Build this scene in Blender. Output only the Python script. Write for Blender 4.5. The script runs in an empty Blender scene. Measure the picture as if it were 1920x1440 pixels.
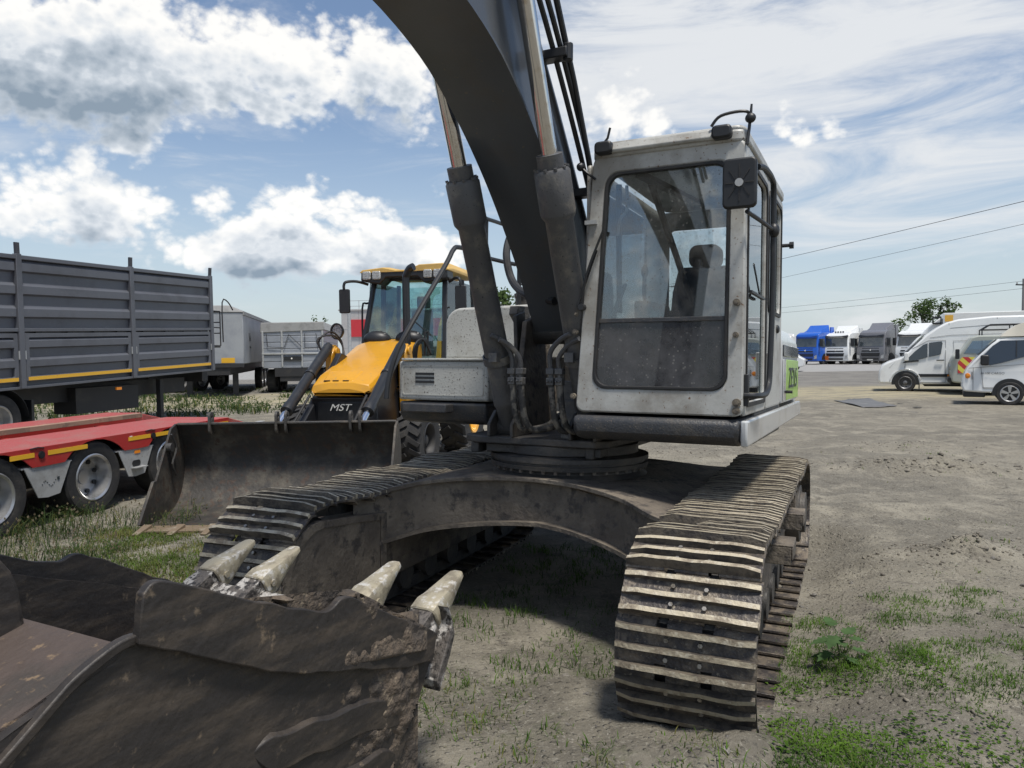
import bpy, bmesh, math, random
from math import sin, cos, pi, radians, sqrt, atan2, asin, tan
from mathutils import Vector, Matrix, noise
random.seed(7)
sc = bpy.context.scene
COL = sc.collection

# ------------------------------------------------------------------ camera
FPX, EYE, PITCH, ROLL = 1378.5, 1.664, .0458, .0138
cam = bpy.data.cameras.new('camera')
cam.sensor_width = 36.0
cam.lens = FPX / 1920 * 36
cam.clip_start = .05
cam.clip_end = 3000
camo = bpy.data.objects.new('camera', cam)
COL.objects.link(camo)
camo.matrix_world = (Matrix.Translation((0, 0, EYE)) @ Matrix.Rotation(pi/2 - PITCH, 4, 'X')
                     @ Matrix.Rotation(-ROLL, 4, 'Z'))
sc.camera = camo

# ------------------------------------------------------------------ light
SUN_EL, SUN_AZ = radians(70), radians(148)          # azimuth from +Y towards +X
SUNV = Vector((sin(SUN_AZ)*cos(SUN_EL), cos(SUN_AZ)*cos(SUN_EL), sin(SUN_EL)))
sun = bpy.data.lights.new('sun', 'SUN')
sun.energy = 2.3
sun.angle = radians(9)
sun.color = (1.0, .95, .87)
suno = bpy.data.objects.new('sun', sun)
COL.objects.link(suno)
suno.rotation_mode = 'QUATERNION'
suno.rotation_quaternion = SUNV.to_track_quat('Z', 'Y')

def pix_ray(px, py):
    x, y = px-960, py-720
    c, s = cos(ROLL), sin(ROLL)
    x, y = c*x - s*y, s*x + c*y
    d = Vector((x/FPX, 1, -y/FPX))
    c, s = cos(PITCH), sin(PITCH)
    return Vector((d.x, c*d.y + s*d.z, -s*d.y + c*d.z))
def at_depth(px, py, Y):
    d = pix_ray(px, py)
    return Vector((0, 0, EYE)) + d*(Y/d.y)
def on_ground(px, py, z=0):
    d = pix_ray(px, py)
    return Vector((0, 0, EYE)) + d*((z-EYE)/d.z)

# ---- world: Nishita sky with a layer of cumulus and cirrus
W = bpy.data.worlds.new('World')
sc.world = W
W.use_nodes = True
def build_world():
    nt = W.node_tree
    N, L = nt.nodes, nt.links
    N.clear()
    out = N.new('ShaderNodeOutputWorld')
    bg = N.new('ShaderNodeBackground')
    sky = N.new('ShaderNodeTexSky')
    sky.sky_type = 'NISHITA'
    sky.sun_disc = False
    sky.sun_elevation = SUN_EL
    sky.sun_rotation = SUN_AZ
    sky.air_density = 1.0
    sky.dust_density = .8
    sky.ozone_density = 2.2
    def math_(op, a, b=None, c=None, clamp=False):
        n = N.new('ShaderNodeMath'); n.operation = op; n.use_clamp = clamp
        for i, v in enumerate((a, b, c)):
            if v is None: continue
            if isinstance(v, (int, float)): n.inputs[i].default_value = v
            else: L.new(v, n.inputs[i])
        return n.outputs[0]
    def mapr(v, a, b, c=0., d=1., smooth=True):
        n = N.new('ShaderNodeMapRange'); n.interpolation_type = 'SMOOTHSTEP' if smooth else 'LINEAR'
        L.new(v, n.inputs[0])
        for i, q in enumerate((a, b, c, d)): n.inputs[i+1].default_value = q
        return n.outputs[0]
    tc = N.new('ShaderNodeTexCoord')
    sep = N.new('ShaderNodeSeparateXYZ')
    L.new(tc.outputs['Generated'], sep.inputs[0])
    az = math_('ARCTAN2', sep.outputs[0], sep.outputs[1])
    el = math_('ARCSINE', sep.outputs[2])
    # (px, py, rx, ry, amp) of the larger clouds, turned into directions
    big = [(300, 60, 330, 110, .36), (200, 175, 260, 65, .36), (640, 110, 210, 80, .31), (520, 225, 80, 45, .26), (760, 190, 90, 60, .25),
           (60, 325, 190, 85, .36), (190, 395, 140, 45, .3), (265, 277, 42, 26, .33), (545, 365, 130, 60, .38), (690, 430, 170, 70, .40), (465, 475, 130, 42, .40), (800, 470, 110, 42, .34),
           (640, 480, 220, 40, .33), (405, 372, 42, 22, .28), (1150, 200, 120, 90, .36), (1250, 215, 55, 50, .2), (1535, 240, 85, 42, .38), (20, 80, 70, 90, .3),
           (820, 350, 60, 30, .24), (1750, 330, 260, 40, .12)]
    def vmath(op, a, b=None, c=None):
        n = N.new('ShaderNodeVectorMath'); n.operation = op
        for i, v in enumerate((a, b, c)):
            if v is None: continue
            if isinstance(v, tuple): n.inputs[i].default_value = v
            else: L.new(v, n.inputs[i])
        return n
    cb = N.new('ShaderNodeCombineXYZ'); L.new(az, cb.inputs[0]); L.new(el, cb.inputs[1])
    def blobs(off):
        v0 = vmath('ADD', cb.outputs[0], (*off, 0)).outputs[0]
        tot = None
        for px, py, rx, ry, amp in big:
            d = pix_ray(px, py).normalized()
            a0, e0 = atan2(d.x, d.y), asin(d.z)
            sx, sy = FPX/rx, FPX/ry
            q = vmath('MULTIPLY_ADD', v0, (sx, sy, 1), (-a0*sx, -e0*sy, 0)).outputs[0]
            g = mapr(vmath('LENGTH', q).outputs['Value'], 1.75, 0, 0, amp)
            tot = g if tot is None else math_('ADD', tot, g)
        return tot, v0
    def density(off, detail, bl=None):
        b, v0 = bl or blobs(off)
        v1 = vmath('MULTIPLY_ADD', v0, (1, 1.35, 1), (0, 0, 3.7)).outputs[0]
        n1 = N.new('ShaderNodeTexNoise'); L.new(v1, n1.inputs['Vector'])
        n1.inputs['Scale'].default_value = 5.2; n1.inputs['Detail'].default_value = detail
        n1.inputs['Roughness'].default_value = .62; n1.inputs['Distortion'].default_value = .2
        n2 = N.new('ShaderNodeTexVoronoi'); n2.voronoi_dimensions = '2D'
        n2.inputs['Scale'].default_value = 24; n2.inputs['Detail'].default_value = 2; n2.inputs['Roughness'].default_value = .6
        L.new(v1, n2.inputs['Vector'])
        d = math_('MULTIPLY_ADD', math_('SUBTRACT', n1.outputs[0], .5), 1.35, math_('MULTIPLY_ADD', b, .92, .475))
        d = math_('ADD', d, mapr(sep.outputs[1], .25, -.2, 0, .20))     # extra cloud added to the side and behind the camera as fill light
        return math_('MULTIPLY_ADD', n2.outputs['Distance'], -.20, math_('SUBTRACT', d, .395))
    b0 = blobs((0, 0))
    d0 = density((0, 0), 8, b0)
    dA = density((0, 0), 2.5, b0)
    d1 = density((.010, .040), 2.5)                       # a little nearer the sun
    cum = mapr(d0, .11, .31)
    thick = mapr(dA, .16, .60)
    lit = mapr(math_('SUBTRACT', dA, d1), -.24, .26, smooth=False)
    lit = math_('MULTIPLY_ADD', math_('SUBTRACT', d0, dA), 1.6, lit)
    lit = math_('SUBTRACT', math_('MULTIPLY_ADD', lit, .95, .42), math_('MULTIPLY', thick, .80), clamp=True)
    # cirrus veil
    cv = N.new('ShaderNodeCombineXYZ')
    L.new(math_('ADD', math_('MULTIPLY', az, 2.0), math_('MULTIPLY', el, 3.0)), cv.inputs[0])
    L.new(math_('SUBTRACT', math_('MULTIPLY', el, 9.0), math_('MULTIPLY', az, .6)), cv.inputs[1])
    ci = N.new('ShaderNodeTexNoise'); L.new(cv.outputs[0], ci.inputs['Vector'])
    ci.inputs['Scale'].default_value = 1.6; ci.inputs['Detail'].default_value = 8; ci.inputs['Roughness'].default_value = .62; ci.inputs['Distortion'].default_value = .8
    def gauss(px, py, rx, ry, amp):
        d = pix_ray(px, py).normalized()
        a0, e0 = atan2(d.x, d.y), asin(d.z)
        u = math_('MULTIPLY', math_('SUBTRACT', az, a0), FPX/rx)
        v = math_('MULTIPLY', math_('SUBTRACT', el, e0), FPX/ry)
        return math_('MULTIPLY', math_('EXPONENT', math_('MULTIPLY', math_('ADD', math_('MULTIPLY', u, u), math_('MULTIPLY', v, v)), -.8)), amp)
    cm = math_('ADD', ci.outputs[0], gauss(1380, 110, 440, 160, .36))
    cm = math_('ADD', cm, gauss(1720, 360, 380, 110, .14))
    cirrus = math_('MULTIPLY', mapr(cm, .48, .86), .92)
    haze = mapr(el, -.02, .36, .72, .04)
    def mixc(f, a, b):
        n = N.new('ShaderNodeMix'); n.data_type = 'RGBA'
        if isinstance(f, float): n.inputs[0].default_value = f
        else: L.new(f, n.inputs[0])
        for i, q in ((6, a), (7, b)):
            if isinstance(q, tuple): n.inputs[i].default_value = (*q, 1)
            else: L.new(q, n.inputs[i])
        return n.outputs[2]
    K = 1/.07/1.87                                    # cloud colours are given as picture values
    k = lambda r, g, b: (r*K, g*K, b*K)
    c = mixc(haze, sky.outputs[0], k(.60, .68, .74))
    c = mixc(cirrus, c, k(.82, .84, .86))
    shade = mixc(mapr(lit, 0, .6, smooth=False), k(.26, .33, .41), k(.66, .71, .77))
    shade = mixc(mapr(lit, .40, 1.05), shade, k(.98, .97, .945))
    # clouds facing the sun are a little brighter than back-lit ones
    dt = vmath('DOT_PRODUCT', tc.outputs['Generated'], tuple(SUNV)).outputs['Value']
    fl = mapr(dt, .6, -.6, .98, 1.12)
    fs_ = N.new('ShaderNodeVectorMath'); fs_.operation = 'SCALE'; L.new(shade, fs_.inputs[0]); L.new(fl, fs_.inputs['Scale'])
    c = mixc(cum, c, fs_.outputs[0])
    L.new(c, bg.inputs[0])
    bg.inputs[1].default_value = .07
    L.new(bg.outputs[0], out.inputs[0])
build_world()
W.cycles.sampling_method = 'MANUAL'
W.cycles.sample_map_resolution = 256

vs = sc.view_settings
vs.view_transform = 'Standard'
vs.look = 'None'
vs.gamma = 1
vs.exposure = 0.9
vs.use_curve_mapping = False

# ------------------------------------------------------------------ materials
MATS = {}
def mat(name, base, rough=.6, metal=0., c2=None, s2=3., t2=(.45, .62), c3=None, s3=50., t3=(.6, .68),
        bump=0., bs=40., var=0., coat=0., streak=0., spec=.5):
    if name in MATS: return MATS[name]
    m = bpy.data.materials.new(name); m.use_nodes = True
    nt = m.node_tree; N, L = nt.nodes, nt.links
    b = N['Principled BSDF']
    b.inputs['Roughness'].default_value = rough
    b.inputs['Metallic'].default_value = metal
    b.inputs['Coat Weight'].default_value = coat
    b.inputs['Coat Roughness'].default_value = .08
    b.inputs['Specular IOR Level'].default_value = spec
    tc = N.new('ShaderNodeTexCoord')
    vec = tc.outputs['Object']
    oi = N.new('ShaderNodeObjectInfo')
    ad = N.new('ShaderNodeVectorMath'); ad.operation = 'ADD'
    mu = N.new('ShaderNodeMath'); mu.operation = 'MULTIPLY'; mu.inputs[1].default_value = 31.
    L.new(oi.outputs['Random'], mu.inputs[0])
    L.new(vec, ad.inputs[0]); L.new(mu.outputs[0], ad.inputs[1])
    vec = ad.outputs[0]
    col = None
    def layer(col, c, s, t, st=0.):
        v = vec
        if st:
            mp = N.new('ShaderNodeMapping'); mp.inputs['Scale'].default_value = (1, 1, st)
            L.new(v, mp.inputs[0]); v = mp.outputs[0]
        n = N.new('ShaderNodeTexNoise'); n.inputs['Scale'].default_value = s; n.inputs['Detail'].default_value = 7
        n.inputs['Roughness'].default_value = .65
        L.new(v, n.inputs['Vector'])
        r = N.new('ShaderNodeMapRange'); r.interpolation_type = 'SMOOTHSTEP'
        r.inputs[1].default_value, r.inputs[2].default_value = t
        L.new(n.outputs[0], r.inputs[0])
        x = N.new('ShaderNodeMix'); x.data_type = 'RGBA'
        L.new(r.outputs[0], x.inputs[0])
        if isinstance(col, tuple): x.inputs[6].default_value = (*col, 1)
        else: L.new(col, x.inputs[6])
        x.inputs[7].default_value = (*c, 1)
        return x.outputs[2]
    col = base
    if c2: col = layer(col, c2, s2, t2, streak)
    if c3: col = layer(col, c3, s3, (t3[0]-.05, t3[1]-.04))
    if var:
        hs = N.new('ShaderNodeHueSaturation')
        mr = N.new('ShaderNodeMapRange'); mr.inputs[3].default_value = 1-var; mr.inputs[4].default_value = 1+var
        L.new(oi.outputs['Random'], mr.inputs[0]); L.new(mr.outputs[0], hs.inputs['Value'])
        if isinstance(col, tuple): hs.inputs['Color'].default_value = (*col, 1)
        else: L.new(col, hs.inputs['Color'])
        col = hs.outputs[0]
    if isinstance(col, tuple): b.inputs['Base Color'].default_value = (*col, 1)
    else: L.new(col, b.inputs['Base Color'])
    if bump:
        n = N.new('ShaderNodeTexNoise'); n.inputs['Scale'].default_value = bs; n.inputs['Detail'].default_value = 6
        L.new(vec, n.inputs['Vector'])
        bp = N.new('ShaderNodeBump'); bp.inputs['Strength'].default_value = bump; bp.inputs['Distance'].default_value = .02
        L.new(n.outputs[0], bp.inputs['Height']); L.new(bp.outputs[0], b.inputs['Normal'])
    MATS[name] = m
    return m
def glass_mat(name, tint=(.75, .8, .8), refl=.12, dirt=0., dirtcol=(.3, .28, .24), ds=14., dt=(.5, .7), spots=0., spotcol=None):
    m = bpy.data.materials.new(name); m.use_nodes = True
    nt = m.node_tree; N, L = nt.nodes, nt.links
    N.clear()
    out = N.new('ShaderNodeOutputMaterial')
    tr = N.new('ShaderNodeBsdfTransparent'); tr.inputs[0].default_value = (*tint, 1)
    gl = N.new('ShaderNodeBsdfGlossy'); gl.inputs['Roughness'].default_value = .02; gl.inputs[0].default_value = (.9, .93, .95, 1)
    fr = N.new('ShaderNodeFresnel'); fr.inputs[0].default_value = 1.5
    mr = N.new('ShaderNodeMapRange'); mr.inputs[1].default_value = .04; mr.inputs[2].default_value = 1; mr.inputs[3].default_value = refl; mr.inputs[4].default_value = 1
    L.new(fr.outputs[0], mr.inputs[0])
    mx = N.new('ShaderNodeMixShader'); L.new(mr.outputs[0], mx.inputs[0]); L.new(tr.outputs[0], mx.inputs[1]); L.new(gl.outputs[0], mx.inputs[2])
    last = mx.outputs[0]
    if dirt:
        tc = N.new('ShaderNodeTexCoord')
        n = N.new('ShaderNodeTexNoise'); n.inputs['Scale'].default_value = ds; n.inputs['Detail'].default_value = 9; n.inputs['Roughness'].default_value = .7
        L.new(tc.outputs['Object'], n.inputs['Vector'])
        r = N.new('ShaderNodeMapRange'); r.inputs[1].default_value, r.inputs[2].default_value = dt; r.inputs[4].default_value = dirt
        L.new(n.outputs[0], r.inputs[0])
        fac = r.outputs[0]
        if spots:
            n2 = N.new('ShaderNodeTexVoronoi'); n2.inputs['Scale'].default_value = 34
            L.new(tc.outputs['Object'], n2.inputs['Vector'])
            n3 = N.new('ShaderNodeTexNoise'); n3.inputs['Scale'].default_value = 5
            L.new(tc.outputs['Object'], n3.inputs['Vector'])
            m1 = N.new('ShaderNodeMath'); m1.operation = 'MULTIPLY_ADD'; m1.inputs[1].default_value = .5; m1.inputs[2].default_value = -.09
            L.new(n3.outputs[0], m1.inputs[0])
            lt = N.new('ShaderNodeMath'); lt.operation = 'LESS_THAN'
            L.new(n2.outputs['Distance'], lt.inputs[0]); L.new(m1.outputs[0], lt.inputs[1])
            ml = N.new('ShaderNodeMath'); ml.operation = 'MULTIPLY'; ml.inputs[1].default_value = spots
            L.new(lt.outputs[0], ml.inputs[0])
            mm = N.new('ShaderNodeMath'); mm.operation = 'MAXIMUM'
            L.new(ml.outputs[0], mm.inputs[0]); L.new(fac, mm.inputs[1]); fac = mm.outputs[0]
        df = N.new('ShaderNodeBsdfDiffuse'); df.inputs[0].default_value = (*dirtcol, 1)
        m2 = N.new('ShaderNodeMixShader'); L.new(fac, m2.inputs[0]); L.new(last, m2.inputs[1]); L.new(df.outputs[0], m2.inputs[2])
        last = m2.outputs[0]
        if spots and spotcol:
            d3 = N.new('ShaderNodeBsdfDiffuse'); d3.inputs[0].default_value = (*spotcol, 1)
            m3 = N.new('ShaderNodeMixShader'); L.new(ml.outputs[0], m3.inputs[0]); L.new(last, m3.inputs[1]); L.new(d3.outputs[0], m3.inputs[2]); last = m3.outputs[0]
    L.new(last, out.inputs[0])
    MATS[name] = m
    return m

# ------------------------------------------------------------------ mesh builder
class MB:
    def __init__(self): self.v = []; self.f = []; self.m = []
    def add(self, vs, fs, mi=0):
        o = len(self.v)
        self.v += [Vector(p) for p in vs]
        for f in fs: self.f.append([i+o for i in f]); self.m.append(mi)
        return self
    def box(self, x0, x1, y0, y1, z0, z1, mi=0):
        return self.add([(x0,y0,z0),(x1,y0,z0),(x1,y1,z0),(x0,y1,z0),(x0,y0,z1),(x1,y0,z1),(x1,y1,z1),(x0,y1,z1)],
                        [(0,3,2,1),(4,5,6,7),(0,1,5,4),(1,2,6,5),(2,3,7,6),(3,0,4,7)], mi)
    def hexa(self, p, mi=0):      # 8 corners: bottom 4, top 4
        return self.add(p, [(0,3,2,1),(4,5,6,7),(0,1,5,4),(1,2,6,5),(2,3,7,6),(3,0,4,7)], mi)
    def beam(self, p0, p1, w, h, mi=0, up=(0,0,1)):
        p0, p1 = Vector(p0), Vector(p1); d = (p1-p0).normalized(); up = Vector(up)
        s = d.cross(up)
        if s.length < 1e-4: s = d.cross(Vector((1,0,0)))
        s.normalize(); t = s.cross(d)
        q = []
        for b in (-h/2, h/2):
            for P, a in ((p0,-w/2),(p1,-w/2),(p1,w/2),(p0,w/2)): q.append(P+s*a+t*b)
        return self.hexa(q, mi)
    def cyl(self, p0, p1, r0, r1=None, n=16, cap=True, mi=0):
        r1 = r0 if r1 is None else r1
        p0, p1 = Vector(p0), Vector(p1); d = (p1-p0).normalized()
        a = d.cross(Vector((0,0,1)))
        if a.length < 1e-3: a = d.cross(Vector((1,0,0)))
        a.normalize(); b = d.cross(a)
        vs = [p0+(a*cos(2*pi*i/n)+b*sin(2*pi*i/n))*r0 for i in range(n)]+[p1+(a*cos(2*pi*i/n)+b*sin(2*pi*i/n))*r1 for i in range(n)]
        fs = [(i,(i+1)%n,n+(i+1)%n,n+i) for i in range(n)]
        if cap: fs += [tuple(range(n))[::-1], tuple(range(n,2*n))]
        return self.add(vs, fs, mi)
    def lathe(self, prof, p0, axis, n=24, mi=0):   # prof: (t along axis, r)
        p0, d = Vector(p0), Vector(axis).normalized()
        a = d.cross(Vector((0,0,1)))
        if a.length < 1e-3: a = d.cross(Vector((1,0,0)))
        a.normalize(); b = d.cross(a)
        vs = []
        for t, r in prof:
            for i in range(n):
                vs.append(p0+d*t+(a*cos(2*pi*i/n)+b*sin(2*pi*i/n))*r)
        fs = []
        for j in range(len(prof)-1):
            for i in range(n):
                fs.append((j*n+i, j*n+(i+1)%n, (j+1)*n+(i+1)%n, (j+1)*n+i))
        return self.add(vs, fs, mi)
    def tube(self, pts, r, n=8, mi=0, smooth=0, cap=True):
        pts = [Vector(p) for p in pts]
        if smooth: pts = catmull(pts, smooth)
        d = (pts[1]-pts[0]).normalized()
        a = d.cross(Vector((0,0,1)))
        if a.length < 1e-3: a = d.cross(Vector((1,0,0)))
        a.normalize()
        vs = []; k = len(pts)
        for i, p in enumerate(pts):
            t = (pts[min(i+1,k-1)]-pts[max(i-1,0)]).normalized()
            a = (a - t*a.dot(t)).normalized(); b = t.cross(a)
            rr = r(i/(k-1)) if callable(r) else r
            vs += [p+(a*cos(2*pi*j/n)+b*sin(2*pi*j/n))*rr for j in range(n)]
        fs = [(i*n+j, i*n+(j+1)%n, (i+1)*n+(j+1)%n, (i+1)*n+j) for i in range(k-1) for j in range(n)]
        if cap: fs += [tuple(range(n))[::-1], tuple(range((k-1)*n, k*n))]
        return self.add(vs, fs, mi)
    def prism(self, poly, axis, a, b, mi=0):
        def P(p, t):
            return {'x': (t, p[0], p[1]), 'y': (p[0], t, p[1]), 'z': (p[0], p[1], t)}[axis]
        n = len(poly)
        vs = [P(p, a) for p in poly]+[P(p, b) for p in poly]
        fs = [tuple(range(n))[::-1], tuple(range(n, 2*n))]+[(i,(i+1)%n,n+(i+1)%n,n+i) for i in range(n)]
        return self.add(vs, fs, mi)
    def ring(self, outer, inner, axis, a, b, mi=0):
        def P(p, t):
            return {'x': (t, p[0], p[1]), 'y': (p[0], t, p[1]), 'z': (p[0], p[1], t)}[axis]
        n = len(outer)
        vs = [P(p, t) for t in (a, b) for q in (outer, inner) for p in q]
        fs = []
        for i in range(n):
            j = (i+1) % n
            fs += [(i, j, n+j, n+i), (2*n+i, 3*n+i, 3*n+j, 2*n+j), (i, 2*n+i, 2*n+j, j), (n+i, n+j, 3*n+j, 3*n+i)]
        return self.add(vs, fs, mi)
    def ell(self, c, r, n=12, k=8, mi=0):
        c = Vector(c); vs = []; fs = []
        for j in range(k+1):
            th = pi*j/k
            for i in range(n):
                vs.append((c.x+r[0]*sin(th)*cos(2*pi*i/n), c.y+r[1]*sin(th)*sin(2*pi*i/n), c.z+r[2]*cos(th)))
        for j in range(k):
            for i in range(n): fs.append((j*n+i, j*n+(i+1)%n, (j+1)*n+(i+1)%n, (j+1)*n+i))
        return self.add(vs, fs, mi)
    def loft(self, secs, mi=0, cap=True):
        n = len(secs[0]); vs = [p for s in secs for p in s]
        fs = [(i*n+j, i*n+(j+1)%n, (i+1)*n+(j+1)%n, (i+1)*n+j) for i in range(len(secs)-1) for j in range(n)]
        if cap: fs += [tuple(range(n))[::-1], tuple(range((len(secs)-1)*n, len(secs)*n))]
        return self.add(vs, fs, mi)
    def mesh(self, name, mats, ang=35):
        me = bpy.data.meshes.new(name)
        me.from_pydata([tuple(p) for p in self.v], [], self.f)
        for m in (mats if isinstance(mats, (list, tuple)) else [mats]): me.materials.append(m)
        me.polygons.foreach_set('material_index', self.m)
        bm = bmesh.new(); bm.from_mesh(me)
        bmesh.ops.recalc_face_normals(bm, faces=bm.faces)
        bm.to_mesh(me); bm.free()
        me.polygons.foreach_set('use_smooth', [True]*len(me.polygons))
        me.set_sharp_from_angle(angle=radians(ang))
        return me
    def build(self, name, mats, parent=None, bevel=0., seg=2, ang=35, mw=None):
        o = bpy.data.objects.new(name, self.mesh(name, mats, ang))
        COL.objects.link(o)
        if parent: o.parent = parent
        if mw is not None: o.matrix_local = mw
        if bevel:
            b = o.modifiers.new('bevel', 'BEVEL'); b.width = bevel; b.segments = seg; b.limit_method = 'ANGLE'; b.angle_limit = radians(40)
            b.harden_normals = False
        return o
def catmull(pts, k):
    out = []
    n = len(pts)
    for i in range(n-1):
        p0, p1, p2, p3 = pts[max(i-1,0)], pts[i], pts[i+1], pts[min(i+2,n-1)]
        for j in range(k):
            t = j/k
            out.append(.5*((2*p1)+(p2-p0)*t+(2*p0-5*p1+4*p2-p3)*t*t+(3*p1-p0-3*p2+p3)*t**3))
    out.append(pts[-1])
    return out
def rr(x0, x1, y0, y1, r, n=5):
    pts = []
    for cx, cy, a0 in ((x1-r, y1-r, 0), (x0+r, y1-r, 90), (x0+r, y0+r, 180), (x1-r, y0+r, 270)):
        for i in range(n):
            a = radians(a0+90*i/(n-1)); pts.append((cx+r*cos(a), cy+r*sin(a)))
    return pts
def empty(name, loc=(0,0,0), rz=0., label=None, cat=None, group=None):
    o = bpy.data.objects.new(name, None); COL.objects.link(o)
    o.empty_display_size = .3
    o.location = loc; o.rotation_euler = (0, 0, rz)
    if label: tag(o, label, cat, group)
    return o
def tag(o, label, cat, group=None):
    o['label'] = label; o['category'] = cat
    if group: o['group'] = group
    return o
def copy_obj(o, parent=None, mw=None, name=None):
    c = o.copy(); COL.objects.link(c)
    if name: c.name = name
    if parent: c.parent = parent
    if mw is not None: c.matrix_local = mw
    return c
def lettering(text, size, mw, m, parent, name='lettering', depth=.004, shear=0., sx=1.):
    cu = bpy.data.curves.new('txt', 'FONT'); cu.body = text; cu.size = size; cu.extrude = depth/2; cu.align_x = 'CENTER'; cu.align_y = 'CENTER'; cu.shear = shear
    to = bpy.data.objects.new('txt', cu); COL.objects.link(to)
    dg = bpy.context.evaluated_depsgraph_get(); dg.update()
    me = bpy.data.meshes.new_from_object(to.evaluated_get(dg))
    bpy.data.objects.remove(to)
    me.name = name
    me.transform(Matrix.Diagonal((sx, 1, 1, 1)))
    me.materials.clear(); me.materials.append(m)
    o = bpy.data.objects.new(name, me); COL.objects.link(o); o.parent = parent; o.matrix_local = mw
    return o
def basis(x, y, z, loc):
    m = Matrix((x, y, z)).transposed().to_4x4(); m.translation = Vector(loc); return m
# ------------------------------------------------------------------ shared materials
M_pale = mat('pale_paint_dirty', (.44, .44, .41), .5, 0, (.30, .285, .25), 2.6, (.48, .7), (.07, .055, .045), 60, (.63, .69), bump=.12, bs=60)
M_palecab = mat('cab_paint', (.46, .46, .435), .42, 0, (.27, .255, .225), 2.2, (.42, .66), (.16, .10, .06), 46, (.66, .70), bump=.06, bs=50)
M_side = mat('glossy_side_paint', (.50, .51, .51), .22, 0, (.40, .40, .39), 2, (.5, .7), coat=.4)
M_dark = mat('dark_steel', (.045, .043, .041), .55, 0, (.095, .082, .068), 4, (.45, .68), (.12, .10, .08), 70, (.66, .72), bump=.25, bs=50)
M_skirt = mat('dark_skirt', (.040, .042, .047), .45, 0, (.075, .068, .06), 7, (.45, .7), (.16, .13, .10), 120, (.64, .70), bump=.2, bs=90)
M_boom = mat('boom_paint', (.078, .085, .094), .28, 0, (.085, .082, .078), 3, (.5, .75), (.14, .12, .09), 26, (.69, .74), bump=.05, bs=60, coat=.35)
M_cyl = mat('cylinder_paint', (.090, .090, .092), .5, 0, (.20, .182, .152), 5, (.48, .72), (.02, .02, .02), 60, (.66, .72), bump=.15, bs=80)
M_chrome = mat('chrome_rod', (.68, .67, .65), .10, 1.0, (.55, .50, .44), 14, (.5, .7))
M_gside = mat('grouser_flank', (.145, .122, .092), .65, .1, (.06, .052, .045), 12, (.42, .62), bump=.3, bs=70, var=.25)
M_grouser = mat('worn_grouser', (.40, .35, .255), .62, .1, (.20, .165, .12), 9, (.42, .62), (.40, .36, .28), 30, (.56, .66), bump=.3, bs=70, var=.25)
M_plate = mat('track_plate', (.052, .046, .044), .5, .25, (.16, .132, .10), 9, (.42, .62), (.24, .21, .16), 45, (.63, .73), bump=.35, bs=60, var=.3)
M_bolt = mat('bolt_steel', (.34, .32, .29), .4, .7, (.15, .13, .1), 30)
M_xframe = mat('frame_mud', (.105, .088, .071), .75, 0, (.19, .160, .124), 3.2, (.40, .66), (.06, .052, .046), 9, (.56, .68), bump=.5, bs=38)
M_bucket = mat('bucket_steel', (.032, .028, .026), .55, .15, (.075, .060, .047), 4.0, (.42, .70), (.17, .13, .09), 15, (.66, .76), bump=.30, bs=26, streak=5.)
M_mud = mat('dried_mud', (.105, .080, .058), .92, 0, (.055, .045, .037), 9, (.42, .60), (.19, .15, .105), 30, (.60, .70), bump=.9, bs=45)
M_rim = mat('scraped_rim', (.085, .08, .076), .5, .2, (.05, .043, .038), 8, (.42, .62), bump=.4, bs=40)
M_bucketin = mat('bucket_inside', (.070, .052, .044), .7, 0, (.045, .038, .033), 4, (.42, .64), (.17, .12, .075), 24, (.62, .7), bump=.5, bs=22)
M_tooth = mat('tooth_steel', (.35, .31, .225), .5, .15, (.21, .18, .13), 13, (.45, .65), (.52, .50, .46), 22, (.56, .68), bump=.2, bs=50)
M_adapt = mat('adapter_scraped', (.10, .088, .078), .65, .1, (.42, .40, .37), 11, (.50, .58), (.03, .027, .025), 40, (.56, .64), bump=.9, bs=24)
M_rubber = mat('black_rubber', (.018, .018, .019), .62, 0, (.035, .033, .03), 9, (.5, .7), bump=.1, bs=120)
M_hose = mat('dusty_hose', (.035, .034, .033), .7, 0, (.16, .145, .12), 16, (.46, .62), bump=.3, bs=60)
M_tyre = mat('tyre_rubber', (.022, .022, .023), .8, 0, (.045, .042, .038), 7, (.45, .7), bump=.2, bs=60)
M_black = mat('black_plastic', (.016, .017, .019), .45, 0, (.03, .03, .03), 8, (.5, .75))
M_blackgloss = mat('black_paint_gloss', (.016, .017, .020), .38, 0, coat=.1)
M_yellow = mat('loader_yellow', (.62, .30, .015), .34, 0, (.52, .25, .02), 2, (.45, .75), (.45, .27, .08), 20, (.62, .74), coat=.35)
M_roofy = mat('loader_roof', (.60, .38, .10), .5, 0, (.52, .33, .1), 3)
M_lamp = mat('led_lens', (.62, .62, .60), .25, .3, (.25, .25, .25), 60, (.5, .55))
M_silver = mat('silver_wheel', (.50, .50, .50), .32, .8, (.32, .31, .29), 8, (.5, .7))
M_white = mat('white_vehicle_paint', (.72, .73, .72), .3, 0, (.62, .62, .60), 2, (.5, .8), coat=.4)
M_greytr = mat('grey_trailer_paint', (.100, .106, .122), .42, 0, (.078, .081, .092), 1.4, (.45, .7), (.20, .19, .18), 30, (.70, .74), bump=.05, bs=10)
M_greydk = mat('dark_chassis', (.022, .022, .024), .6, 0, (.04, .037, .033), 3, (.5, .7))
M_red = mat('red_trailer_paint', (.38, .028, .025), .45, 0, (.32, .045, .035), 3, (.5, .75), (.3, .12, .08), 40, (.68, .73), bump=.05)
M_reddeck = mat('red_deck', (.36, .070, .064), .55, 0, (.31, .12, .10), 2.4, (.45, .7), (.30, .22, .18), 30, (.62, .72), bump=.35, bs=90)
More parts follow.
